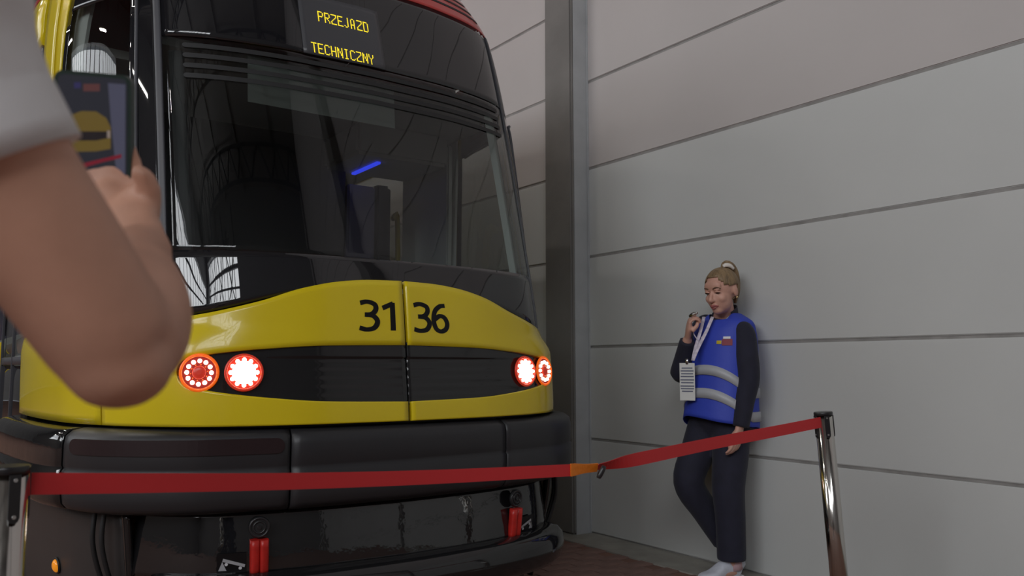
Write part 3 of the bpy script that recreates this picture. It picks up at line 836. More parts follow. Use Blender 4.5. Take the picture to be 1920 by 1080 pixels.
# partition behind the driver
pt = box('cab_partition', XC - 1.08, XC + .52, 4.72, 4.77, .93, 2.50, M['int_dark'], T)
box('partition_door', XC + .53, XC + .715, 4.70, 4.76, .93, 2.24, M['int_violet'], T, .01)
box('partition_post', XC + .72, XC + .83, 4.70, 4.80, .93, 2.26, M['int_dark'], T, .02)
ol = box('overhead_locker', XC + .38, XC + .98, 4.25, 4.78, 2.315, 2.50, M['int_grey'], T, .02)
box('blue_light_strip', XC + .555, XC + .58, 4.36, 4.71, 2.30, 2.312, M['blue_led'], ol)
box('cab_ceiling', XC - .8, XC + .98, 3.70, 4.7, 2.50, 2.54, M['int_grey'], T)
tube('handrail', [(XC + .90, 4.75, .93), (XC + .90, 4.75, 2.0), (XC + .86, 4.75, 2.06)], .017, M['rail_y'], T, seg=10)
tube('handrail', [(XC - .2, 5.2, .93), (XC - .2, 5.2, 2.5)], .017, M['rail_y'], T, seg=10, n=1)
tube('handrail', [(XC + .1, 6.2, .93), (XC + .1, 6.2, 2.5)], .017, M['rail_y'], T, seg=10, n=1)
for g in (-1, 1):
    def ap(a, b, g=g):
        z = lerp(1.5, 2.42, b); e = s_of_u(.78, z); return (lerp(e - .0, e + .06, a) if g > 0 else -lerp(e + .06, e, a)), z
    grid('inner_pillar', ap, 3, 20, M['int_light'] if g > 0 else M['int_dark'], T, -.05, .03)
    box('inner_side_trim', XC + g * 1.08 - .02, XC + g * 1.08 + .02, 4.40, 5.0, .95, 2.5, M['int_light'], T, .01)
    box('inner_side_trim', XC + g * 1.1 - .02, XC + g * 1.1 + .02, 3.9, 12.9, .95, 1.30, M['int_grey'], T, .01)
for k in range(4):
    yy = 5.8 + k * 1.3
    st_ = box('seat', XC - .95, XC - .5, yy, yy + .42, 1.28, 1.36, M['int_violet'], T, .03)
    box('seat_back', XC - .95, XC - .5, yy + .40, yy + .46, 1.36, 1.95, M['int_violet'], st_, .03)
drv = box('driver_seat', XC - .30, XC + .2, 4.1, 4.55, 1.28, 1.38, M['int_dark'], T, .04)
box('driver_seat_back', XC - .28, XC + .18, 4.50, 4.60, 1.38, 1.85, M['int_dark'], drv, .04)

GL = False
# ------------------------------------------------------------------ BARRIER
def px(x, y, d): return Vector((0, 0, CAM_H)) + (CFW + CRT * ((x - 960) / FPX) + CUP * ((540 - y) / FPX)) * d
def stanchion(base, top, label):
    t = empty('barrier_post', base); tag(t, label, 'barrier post')
    base = Vector(base); top = Vector(top); ax = (top - base).normalized()
    V, F = loft([base, base + Vector((0, 0, .012)), base + Vector((0, 0, .03)), base + Vector((0, 0, .045))], [.165, .165, .12, .045], seg=40, n=3)
    link('base_plate', pymesh(V, F), M['chrome'], t)
    tube('tube', [base + ax * .02, top - ax * .012], [.0318, .0318], M['chrome'], t, seg=40, n=1)
    tube('cap', [top - ax * .013, top - ax * .004, top], [.0335, .034, .0325], M['black_sat'], t, seg=40, n=2)
    tube('collar', [base + ax * .03, base + ax * .05, base + ax * .06], [.04, .038, .033], M['chrome'], t, seg=32, n=2)
    toc = (Vector((0, 0, CAM_H)) - top); toc -= ax * toc.dot(ax); toc.normalize(); sd = ax.cross(toc)
    for a in (20, 110, 200, 290):
        d = toc * math.cos(math.radians(a)) + sd * math.sin(math.radians(a)); e = ax.cross(d)
        # receiver strip with rounded foot and two screws
        V = []; F = []
        out = [(-.009, 0), (.009, 0), (.009, -.072), (.0064, -.0785), (0, -.081), (-.0064, -.0785), (-.009, -.072)]
        for o_ in (.0295, .0338):
            for (q, h) in out: V.append(top + ax * (h - .013) + e * q + d * o_)
        k = len(out); F = [tuple(range(k, 2 * k)), tuple(reversed(range(k)))] + [(i, (i + 1) % k, k + (i + 1) % k, k + i) for i in range(k)]
        bm = bmesh.new(); vs = [bm.verts.new(v) for v in V]
        for f in F: bm.faces.new([vs[i] for i in f])
        rc = link('belt_slot', bm_mesh(bm), M['black_sat'], t)
        for h in (-.022, -.083): disc('screw', top + ax * h + d * .0336, d, .0035, .0012, M['steel'], rc, 10)
    return ax, toc, sd
LT = px(16, 873, 1.42)
stanchion((LT.x, LT.y, 0), LT, 'polished steel barrier post at the left edge, in front of the tram corner')
RT = Vector((2.752, 1.882, .95)); RB = RT + CRT * .060; RB.z = 0
stanchion(RB, RT, 'leaning polished steel barrier post beside the woman in the blue vest')
def belt(name, pts, halfw, material, parent=None, twist=None, thick=.0012):
    P = catmull(pts, 10); V = []; F = []
    n = len(P)
    for i, p in enumerate(P):
        t = (P[min(i + 1, n - 1)] - P[max(i - 1, 0)]).normalized(); side = t.cross(Vector((0, 0, 1))).normalized(); up = side.cross(t)
        f = i / (n - 1); tw, hw = twist(f) if twist else (0, halfw)
        u = up * math.cos(tw) + side * math.sin(tw); nn = t.cross(u)
        for (a, b) in ((1, 1), (-1, 1), (-1, -1), (1, -1)): V.append(p + u * a * hw + nn * b * thick * .5)
    for i in range(n - 1):
        for k in range(4): F.append((i * 4 + k, (i + 1) * 4 + k, (i + 1) * 4 + (k + 1) % 4, i * 4 + (k + 1) % 4))
    F += [(0, 1, 2, 3), ((n - 1) * 4 + 3, (n - 1) * 4 + 2, (n - 1) * 4 + 1, (n - 1) * 4)]
    bm = bmesh.new(); vs = [bm.verts.new(v) for v in V]
    for f in F: bm.faces.new([vs[i] for i in f])
    return link(name, bm_mesh(bm), material, parent)
J0 = px(1072, 881.5, 2.31); J1 = px(1118, 876, 2.37); J2 = px(1138, 872.5, 2.39)
A0 = px(49, 907, 1.437); A1 = px(562, 902, 1.80)
B1 = px(1330, 832.5, 2.70); B2 = px(1541, 791.5, 3.075)
b1 = belt('barrier_belt', [A0, px(300, 905.5, 1.59), A1, px(820, 894, 2.04), J0], .0185, M['belt'], None, lambda f: (0, .0188 - .0025 * f))
tag(b1, 'taut red belt running from the left post across the tram bumper', 'barrier belt')
box_me = None
tube('belt_end', [px(50, 886, 1.432), px(50, 929, 1.432)], .005, M['belt'], b1, seg=10, n=1)
b2 = belt('barrier_belt', [J1, px(1200, 860, 2.47), B1, px(1450, 809.5, 2.91), B2], .019, M['belt'], None, lambda f: (.95 * (1 - sstep(0, .28, f)), .0195))
tag(b2, 'red belt rising from the orange tape past the woman to the right post', 'barrier belt')
ot = belt('tape_joint', [px(1070, 881.5, 2.305), px(1082, 880, 2.32), px(1098, 878.5, 2.34), px(1120, 876.5, 2.368)], .017, M['orange_tape'], None, lambda f: (.25 * f, .0172 - .005 * sstep(.1, .8, f)), .004)
tag(ot, 'strip of orange tape joining the two red barrier belts', 'tape')
ca, cb = px(1133, 874, 2.36), px(1122, 896, 2.35)
cl = tube('belt_clip', [ca, ca.lerp(cb, .25), ca.lerp(cb, .75), cb], [(.006, .008), (.008, .012), (.008, .012), (.006, .010)], M['black_sat'], None, side=CRT, seg=14, exp=3)
tag(cl, 'small black belt clip hanging beside the orange tape joint', 'clip')

# ------------------------------------------------------------------ PEOPLE
def head_parts(c, Fd, scale=1.0):
    """c = centre of the head, Fd = direction the face looks; returns solids and frame"""
    F_ = Vector(Fd).normalized(); L = Vector((0, 0, 1)).cross(F_).normalized(); U = F_.cross(L).normalized()
    c = Vector(c); k = scale
    def p(f, l, u): return c + (F_ * f + L * l + U * u) * k
    ax = (L, F_, U); E_ = lambda f, l, u, rl, rf, ru, **kw: ellipsoid(p(f, l, u), ax, (rl * k, rf * k, ru * k), **kw)
    solids = [E_(-.010, 0, .025, .074, .093, .088, seg=28, rings=18),
              E_(.028, 0, -.035, .060, .062, .078, seg=24, rings=16),
              E_(.055, 0, -.088, .030, .030, .024), E_(.03, 0, -.07, .052, .045, .035),
              E_(.055, .034, -.030, .026, .028, .026), E_(.055, -.034, -.030, .026, .028, .026),
              E_(.070, 0, .035, .050, .020, .030), E_(.078, .027, .018, .020, .012, .008), E_(.078, -.027, .018, .020, .012, .008),
              E_(.083, 0, -.060, .022, .013, .010), E_(.082, 0, -.072, .018, .012, .009),
              loft([p(.080, 0, .012), p(.095, 0, -.012), p(.106, 0, -.032), p(.095, 0, -.040)], [.007 * k, .009 * k, .0115 * k, .008 * k], seg=12, n=3),
              E_(.096, .010, -.035, .007, .009, .007), E_(.096, -.010, -.035, .007, .009, .007),
              E_(-.012, .075, -.008, .008, .018, .030), E_(-.012, -.075, -.008, .008, .018, .030)]
    return solids, p, ax, (F_, L, U)
def face_bits(parent, p, ax, k=1.0, female=True):
    F_ = ax[1]
    for s in (1, -1):
        V, F = ellipsoid(p(.0775, s * .030, .003), ax, (.0150 * k, .008 * k, .0065 * k), 14, 8)
        link('eye', pymesh(V, F), M['eye'], parent)
        tube('eyelid', [p(.075, s * .046, .004), p(.085, s * .031, .0095), p(.081, s * .016, .004)], [.003, .0055, .003], M['skin_w'] if female else M['skin_m'], parent, seg=8)
        tube('eyebrow', [p(.070, s * .047, .021), p(.088, s * .034, .030), p(.090, s * .014, .024)], [.002, .0038, .003], M['brow'], parent, seg=8)
    tube('lips', [p(.078, .024, -.066), p(.092, .010, -.061), p(.0955, 0, -.063), p(.092, -.010, -.061), p(.078, -.024, -.066)], [.003, .0062, .0066, .0062, .003], M['lip'], parent, seg=10)
    tube('lips', [p(.080, .020, -.068), p(.091, 0, -.073), p(.080, -.020, -.068)], [.003, .0068, .003], M['lip'], parent, seg=10)
def hair_cap(p, ax, k, cond, grow=1.07, seg=44, rings=30):
    """shell over the skull where cond(f,l,u) holds (in head metres)"""
    V = []; F = []; keep = []
    for layer, g in enumerate((grow, grow - .05)):
        for i in range(rings + 1):
            a = PI * i / rings
            for j in range(seg):
                b = 2 * PI * j / seg
                l = .074 * g * math.sin(a) * math.cos(b); f = -.010 + .093 * g * math.sin(a) * math.sin(b); u = .025 + .088 * g * math.cos(a)
                V.append(p(f, l, u))
                if layer == 0: keep.append(cond(f, l, u))
    N = (rings + 1) * seg; edges = {}
    for i in range(rings):
        for j in range(seg):
            q = (i * seg + j, (i + 1) * seg + j, (i + 1) * seg + (j + 1) % seg, i * seg + (j + 1) % seg)
            if all(keep[t] for t in q):
                F.append(q); F.append(tuple(N + t for t in reversed(q)))
                for a, b in zip(q, q[1:] + q[:1]): edges[(a, b)] = edges.get((a, b), 0) + 1
    for (a, b) in list(edges):
        if (b, a) not in edges: F.append((b, a, N + a, N + b))
    bm = bmesh.new(); vs = [bm.verts.new(v) for v in V]
    for f in F:
        try: bm.faces.new([vs[i] for i in f])
        except ValueError: pass
    bmesh.ops.remove_doubles(bm, verts=bm.verts, dist=1e-5)
    bmesh.ops.delete(bm, geom=[v for v in bm.verts if not v.link_faces], context='VERTS')
    return bm_mesh(bm, True)
def hand(wrist, palm_c, knuckle_dir, across, normal, curls, thumb, L=1.0, spread=.0):
    """wrist, palm centre; knuckle_dir = fingers' direction, across = towards the little finger, normal = out of the palm"""
    k = Vector(knuckle_dir).normalized(); a = Vector(across); a = (a - k * a.dot(k)).normalized(); n = Vector(normal); n = (n - k * n.dot(k) - a * n.dot(a)).normalized()
    w0 = Vector(wrist); pc = Vector(palm_c)
    out = [loft([w0, w0.lerp(pc, .5), pc, pc + k * .038 * L], [(.026 * L, .019 * L), (.032 * L, .018 * L), (.041 * L, .016 * L), (.040 * L, .012 * L)], side=a, seg=18, n=4, exp=2.4)]
    lens = (.074, .083, .078, .060); rad = (.0088, .0092, .0088, .0078)
    for i in range(4):
        o_ = (i - 1.5) * .0205 * L
        p0 = pc + k * .028 * L + a * o_; base = k; pts = [p0]; cur = 0; d = k
        c = curls[i]
        for j, fr in enumerate((.25, .42, .32, .26)):
            ang = (0, c * .9, c * 1.0, c * .7)[j]; cur += ang
            d = k * math.cos(cur) + n * math.sin(cur) + a * spread * (i - 1.5)
            pts.append(pts[-1] + d.normalized() * lens[i] * fr * L)
        out.append(loft(pts, [rad[i] * 1.05 * L, rad[i] * 1.05 * L, rad[i] * L, rad[i] * .92 * L, rad[i] * .6 * L], seg=12, n=4))
    out.append(loft([Vector(t) for t in thumb], [.015 * L, .0125 * L, .0105 * L, .0065 * L][:len(thumb)], seg=12, n=4))
    return out

# ---- woman by the wall
Wm = empty('person', (3.56, 3.06, 0)); tag(Wm, 'fair-haired woman in a blue safety vest leaning back against the concrete wall', 'person')
hc = Vector((3.515, 3.00, 1.525)); hf = Vector((-.97, -.07, -.24))
hs, hp, hax, hfr = head_parts(hc, hf, 1.06)
Lw, Lk, Lh = Vector((3.500, 2.885, .815)), Vector((3.555, 2.868, 1.055)), Vector((3.575, 2.910, 1.295))
Rw, Rk, Rh = Vector((3.405, 3.150, 1.268)), Vector((3.475, 3.275, 1.075)), Vector((3.60, 3.215, 1.335))
body = hs + [
    loft([(3.60, 3.06, 1.33), (3.585, 3.045, 1.40), (3.55, 3.02, 1.45), (3.525, 3.005, 1.50)], [(.085, .062), (.060, .055), (.052, .050), (.05, .05)], side=(0, 1, 0), seg=20),
    loft([(3.575, 3.09, .80), (3.585, 3.085, .90), (3.60, 3.075, 1.03), (3.60, 3.065, 1.18), (3.60, 3.06, 1.30), (3.60, 3.06, 1.36)], [(.12, .09), (.15, .105), (.125, .09), (.14, .10), (.15, .085), (.11, .06)], side=(0, 1, 0), seg=24),
    loft([Lh, Lk, Lw], [.048, .040, .026], seg=14), loft([Rh, Rk, Rw], [.048, .040, .026], seg=14),
    loft([(3.58, 3.0, .86), (3.53, 2.99, .50), (3.54, 2.985, .30), (3.53, 2.985, .08)], [.082, .056, .050, .036], seg=16),
    loft([(3.58, 3.17, .86), (3.45, 3.20, .49), (3.56, 3.165, .30), (3.665, 3.11, .12)], [.082, .056, .050, .036], seg=16),
    loft([(3.55, 2.985, .05), (3.47, 3.0, .045), (3.40, 3.015, .03)], [(.03, .03), (.034, .026), (.03, .018)], side=(0, 1, 0), seg=14),
    loft([(3.68, 3.10, .09), (3.64, 3.10, .06), (3.58, 3.09, .03)], [(.03, .03), (.034, .026), (.03, .018)], side=(0, 1, 0), seg=14)]
# hanging near hand, raised far hand
body += hand(Lw, Lw + Vector((-.018, .005, -.062)), (-.25, .06, -.96), (.9, .1, -.2), (-.1, .95, .1), (.35, .4, .45, .5), [Lw + Vector((-.03, .01, -.04)), Lw + Vector((-.055, .02, -.075)), Lw + Vector((-.06, .025, -.105)), Lw + Vector((-.055, .028, -.125))], .92)
pcR = Vector((3.380, 3.118, 1.325))
body += hand(Rw, pcR, (-.15, -.35, .92), (.55, .65, .3), (.75, -.62, -.1), (.95, 1.0, 1.05, 1.1), [pcR + Vector((-.01, -.03, -.02)), pcR + Vector((.01, -.048, .008)), pcR + Vector((.022, -.044, .034)), pcR + Vector((.030, -.036, .05))], .92)
link('body', remeshed(body, .0052, 5), M['skin_w'], Wm)
face_bits(Wm, hp, hax, 1.06)
def hairc(f, l, u):
    if u < -.055: return False
    if f > .0: return u > .076 - .055 * sstep(.022, .076, abs(l))
    if abs(l) > .055 and f > -.035: return u > .022
    return u > -.055
hr = link('hair', hair_cap(hp, hax, 1.0, hairc), M['hair_b'], Wm)
tube('ponytail', [hp(-.045, 0, .098), hp(-.075, 0, .122), hp(-.112, -.002, .092), hp(-.128, -.004, .03), hp(-.122, -.006, -.035), hp(-.105, -.008, -.085)], [(.020, .018), (.027, .024), (.034, .026), (.032, .022), (.024, .016), (.008, .006)], M['hair_b'], hr, side=hax[0], seg=16)
tube('hair_clip', [hp(-.022, .016, .121), hp(-.036, .027, .124), hp(-.056, .036, .116), hp(-.074, .040, .098)], [(.007, .009), (.010, .012), (.010, .012), (.007, .009)], M['clip'], hr, seg=10)
V, F = ellipsoid(hp(-.004, .082, -.040), XYZ, (.006, .006, .006), 12, 8); link('earring', pymesh(V, F), M['gold'], Wm)
# clothes
def shell(name, secs, material, parent, seg=40, exp=2.3, zf=None, thick=.006, closed_top=False):
    """stacked rings (z,cx,cy,rx,ry); zf(angle,t)->dz lets a hem run uneven"""
    V = []; F = []; n = len(secs)
    C = [catmull([(s[0], s[1], s[2]) for s in secs], 5), catmull([(s[3], s[4], 0) for s in secs], 5)]
    m_ = len(C[0])
    for lay in (0, thick):
        for i in range(m_):
            z, cx, cy = C[0][i]; rx, ry, _ = C[1][i]
            for k in range(seg):
                a = 2 * PI * k / seg; c, s = math.cos(a), math.sin(a)
                c2 = math.copysign(abs(c) ** (2 / exp), c); s2 = math.copysign(abs(s) ** (2 / exp), s)
                dz = zf(a, i / (m_ - 1)) if zf else 0
                V.append(Vector((cx + c2 * (rx - lay), cy + s2 * (ry - lay), z + dz)))
    N = m_ * seg
    for i in range(m_ - 1):
        for k in range(seg):
            q = (i * seg + k, i * seg + (k + 1) % seg, (i + 1) * seg + (k + 1) % seg, (i + 1) * seg + k)
            F.append(q); F.append(tuple(N + t for t in reversed(q)))
    for k in range(seg):
        a, b = k, (k + 1) % seg; F.append((b, a, N + a, N + b))
        a, b = (m_ - 1) * seg + k, (m_ - 1) * seg + (k + 1) % seg; F.append((a, b, N + b, N + a))
    return link(name, pymesh(V, F), material, parent)
navy = [loft([Lh + Vector((-.005, .05, .02)), Lh, Lh.lerp(Lk, .5), Lk, Lk.lerp(Lw, .5), Lw + Vector((0, 0, -.012))], [.050, .060, .064, .058, .052, .045], seg=20),
        loft([Rh + Vector((0, -.05, .02)), Rh, Rh.lerp(Rk, .5), Rk, Rk.lerp(Rw, .5), Rw.lerp(Rk, .06)], [.055, .062, .062, .058, .050, .042], seg=20),
        loft([(3.59, 3.08, .93), (3.60, 3.07, 1.05), (3.60, 3.06, 1.25), (3.60, 3.06, 1.345), (3.592, 3.052, 1.39)], [(.16, .12), (.15, .115), (.165, .115), (.14, .085), (.075, .065)], side=(0, 1, 0), seg=28)]
link('jacket', remeshed(navy, .008, 4), M['navy'], Wm)
# stand-up collar of the jacket and shirt collar
def arc_band(name, c, r, h, a0, a1, material, parent, lean=.0, tilt=(0, 0), thick=.005, n=20):
    V = []; F = []
    for i in range(n + 1):
        a = math.radians(lerp(a0, a1, i / n)); d = Vector((math.cos(a), math.sin(a), 0))
        for (rr, hh) in ((r, 0), (r + lean, h), (r + lean - thick, h), (r - thick, 0)):
            q = Vector(c) + d * rr + Vector((0, 0, hh)); q.z += tilt[0] * d.x + tilt[1] * d.y; V.append(q)
    for i in range(n):
        for k in range(4): F.append((i * 4 + k, (i + 1) * 4 + k, (i + 1) * 4 + (k + 1) % 4, i * 4 + (k + 1) % 4))
    F += [(0, 1, 2, 3), (n * 4 + 3, n * 4 + 2, n * 4 + 1, n * 4)]
    bm = bmesh.new(); vs = [bm.verts.new(v) for v in V]
    for f in F: bm.faces.new([vs[i] for i in f])
    return link(name, bm_mesh(bm, True), material, parent)
arc_band('jacket_collar', (3.585, 3.045, 1.372), .076, .050, -110, 110, M['navy'], Wm, -.006, (.035, 0))
arc_band('shirt_collar', (3.575, 3.04, 1.362), .070, .050, 115, 245, M['shirt'], Wm, -.008, (.06, 0))
arc_band('shirt_front', (3.59, 3.05, 1.27), .128, .10, 150, 215, M['shirt'], Wm, -.050, (0, 0))
VEST = [(.79, 3.570, 3.075, .172, .210), (.90, 3.575, 3.072, .168, .203), (1.05, 3.585, 3.066, .158, .190), (1.20, 3.596, 3.060, .150, .184), (1.30, 3.60, 3.058, .138, .174), (1.355, 3.60, 3.056, .108, .165), (1.395, 3.596, 3.052, .086, .102), (1.405, 3.592, 3.050, .080, .082)]
def vfront(a): return max(0., -math.cos(a))
def vhem(a, t): return (.055 * vfront(a) + .01 * math.sin(3 * a)) * (1 - sstep(0, .16, t)) - .115 * max(0., math.cos(a - PI - .12)) ** 4 * sstep(.74, 1, t)
vs_ = shell('safety_vest', VEST, M['vest'], Wm, 56, 2.3, vhem, .004)
def vest_pt(a, z, off=0.):
    for i in range(len(VEST) - 1):
        if VEST[i][0] <= z <= VEST[i + 1][0] or i == len(VEST) - 2:
            t = (z - VEST[i][0]) / (VEST[i + 1][0] - VEST[i][0]); q = [lerp(VEST[i][j], VEST[i + 1][j], t) for j in range(1, 5)]; break
    c, s = math.cos(a), math.sin(a); c2 = math.copysign(abs(c) ** (2 / 2.3), c); s2 = math.copysign(abs(s) ** (2 / 2.3), s)
    return Vector((q[0] + c2 * (q[2] + off), q[1] + s2 * (q[3] + off), z))
for z0 in (.985, .862):
    V = []; F = []; n = 72
    for k in range(n):
        a = 2 * PI * k / n; zz = z0 - .01 + .125 * vfront(a)
        for (dz, of) in ((.026, .007), (-.026, .007), (-.026, -.001), (.026, -.001)): V.append(vest_pt(a, zz + dz, of))
    for k in range(n):
        for j in range(4): F.append((k * 4 + j, ((k + 1) % n) * 4 + j, ((k + 1) % n) * 4 + (j + 1) % 4, k * 4 + (j + 1) % 4))
    bm = bmesh.new(); q_ = [bm.verts.new(v) for v in V]
    for f in F: bm.faces.new([q_[i] for i in f])
    link('reflective_band', bm_mesh(bm, True), M['tape_g'], vs_)
def vest_patch(name, a0, a1, z0, z1, material, off):
    V = []; F = []; n = 6
    for i in range(n + 1):
        a = math.radians(lerp(a0, a1, i / n))
        V += [vest_pt(a, z0, off), vest_pt(a, z1, off), vest_pt(a, z1, off - .002), vest_pt(a, z0, off - .002)]
    for i in range(n):
        for k in range(4): F.append((i * 4 + k, (i + 1) * 4 + k, (i + 1) * 4 + (k + 1) % 4, i * 4 + (k + 1) % 4))
    F += [(0, 1, 2, 3), (n * 4 + 3, n * 4 + 2, n * 4 + 1, n * 4)]
    bm = bmesh.new(); q_ = [bm.verts.new(v) for v in V]
    for f in F: bm.faces.new([q_[i] for i in f])
    return link(name, bm_mesh(bm), material, vs_)
vest_patch('chest_emblem', 208, 228, 1.228, 1.262, M['maroon'], .004)
vest_patch('chest_emblem', 210, 224, 1.263, 1.275, M['white_print'], .004)
vest_patch('chest_emblem', 198, 207, 1.236, 1.254, M['rail_y'], .004)
legs = [loft([(3.58, 3.085, .98), (3.58, 3.085, .88), (3.58, 3.085, .80), (3.575, 3.085, .74)], [(.15, .115), (.168, .125), (.165, .115), (.12, .085)], side=(0, 1, 0), seg=28),
        loft([(3.58, 3.015, .84), (3.555, 3.0, .66), (3.525, 2.995, .48), (3.53, 2.99, .30), (3.525, 2.985, .105)], [.102, .096, .086, .078, .075], seg=22),
        loft([(3.58, 3.165, .84), (3.515, 3.19, .66), (3.445, 3.20, .49), (3.545, 3.175, .33), (3.645, 3.13, .165)], [.102, .094, .084, .074, .066], seg=22)]
link('trousers', remeshed(legs, .008, 5), M['navy'], Wm)
def sneaker(heel, toe, parent, w_=.042, hk=1.0):
    h, t = Vector(heel), Vector(toe); d = (t - h).normalized(); sd = d.cross(Vector((0, 0, 1))).normalized(); L = (t - h).length
    up = sd.cross(d)
    def p(f, u): return h + d * f * L + up * u * hk
    V, F = loft([p(-.02, .012), p(.0, .012), p(.35, .012), p(.7, .012), p(.95, .013), p(1.01, .014)], [(.02, .010), (w_ * .8, .012), (w_ * .85, .012), (w_ * 1.08, .012), (w_ * .7, .011), (.012, .008)], side=sd, seg=20, exp=3)
    sh = link('shoe', pymesh(V, F), M['sole'], parent)
    V, F = loft([p(-.015, .04), p(.04, .048), p(.22, .052), p(.42, .046), p(.65, .034), p(.88, .028), p(.985, .02)], [(.018, .03 * hk), (w_ * .76, .042 * hk), (w_ * .80, .042 * hk), (w_ * .84, .034 * hk), (w_ * .98, .022), (w_ * .78, .017), (.012, .008)], side=sd, seg=24, exp=2.5)
    link('shoe_upper', pymesh(V, F), M['shoe'], sh)
    for i in range(5):
        f = .36 + i * .075; u = .082 - (f - .36) * .075 / .4 * 1.0
        tube('lace', [p(f, u - .012) - sd * .022, p(f + .01, u + .001), p(f, u - .012) + sd * .022], .0028, M['sole'], sh, seg=6, n=4)
    tube('tongue', [p(.30, .085), p(.22, .112)], [(.02, .006), (.018, .004)], M['shoe'], sh, side=sd, seg=10, n=2)
    return sh
sneaker((3.585, 2.985, .0), (3.325, 3.035, .0), Wm, .047, 1.28)
sneaker((3.73, 3.10, .03), (3.50, 3.085, .0), Wm, .045)
tube('sock', [(3.535, 2.985, .128), (3.545, 2.985, .06)], [.040, .044], M['sock'], Wm, seg=16, n=2)
# badge on lanyard and the small clip she holds
bc = Vector((3.372, 3.128, 1.04))
bd = empty('name_badge', (3.372, 3.128, .93)); tag(bd, 'white printed badge hanging from a pale lanyard on the blue vest', 'badge')
bx = Vector((.42, -.91, 0)).normalized()
def card(name, c, hw, z0, z1, t, material, parent, off=0., tip=.0):
    nrm = bx.cross(Vector((0, 0, 1))).normalized()
    if nrm.dot(Vector((0, 0, 1.1)) - c) < 0 and nrm.x > 0: nrm = -nrm
    V = []
    for o_ in (off + t, off):
        for (a, z) in ((-hw, z0), (hw, z0), (hw, z1), (-hw, z1)):
            V.append(Vector((c.x, c.y, 0)) + bx * a + nrm * (o_ + tip * (z1 - z)) + Vector((0, 0, z)))
    F = [(0, 1, 2, 3), (7, 6, 5, 4)] + [(i, (i + 1) % 4, 4 + (i + 1) % 4, 4 + i) for i in range(4)]
    bm = bmesh.new(); q_ = [bm.verts.new(v) for v in V]
    for f in F: bm.faces.new([q_[i] for i in f])
    return link(name, bm_mesh(bm), material, parent)
cdo = card('badge_card', bc, .042, .935, 1.135, .002, M['paper'], bd)
for i, (z, hw) in enumerate(((1.108, .03), (1.093, .036), (1.078, .033), (1.063, .036), (1.045, .038), (1.030, .034), (1.012, .038), (.998, .036), (.984, .03))):
    card('printed_line', bc, hw, z - .0032, z + .0032, .001, M['print'], cdo, .002)
def pxX(x, y, X):
    r = CFW + CRT * ((x - 960) / FPX) + CUP * ((540 - y) / FPX); return Vector((0, 0, CAM_H)) + r * (X / r.x)
for dx in (0, 1):
    tube('lanyard_strap', [pxX(1336 - 16 * dx, 594, 3.475 - .01 * dx), pxX(1324 - 11 * dx, 622, 3.428), pxX(1309 - 5 * dx, 652, 3.396), pxX(1299, 676, 3.366)], [(.0095, .0015)] * 4, M['lanyard'], bd, side=bx, seg=10)
tube('badge_clip', [bc + Vector((0, 0, .088)), bc + Vector((-.003, 0, .118))], [(.009, .004)] * 2, M['silver'], bd, side=bx, seg=10, n=2)
kc = Vector((3.372, 3.085, 1.392))
kw_ = tube('whistle', [kc + Vector((.0, .018, -.006)), kc, kc + Vector((.004, -.016, .006)), kc + Vector((.006, -.032, .010))], [(.006, .008), (.011, .012), (.010, .011), (.006, .005)], M['silver'], None, seg=14)
tag(kw_, 'small silver whistle held up in the raised hand of the woman', 'whistle')
tube('whistle_cord', [kc + Vector((0, .01, -.01)), Vector((3.40, 3.105, 1.30)), Vector((3.405, 3.08, 1.262)), Vector((3.42, 3.07, 1.25)), Vector((3.432, 3.075, 1.275))], .0032, M['lanyard'], kw_, seg=8)

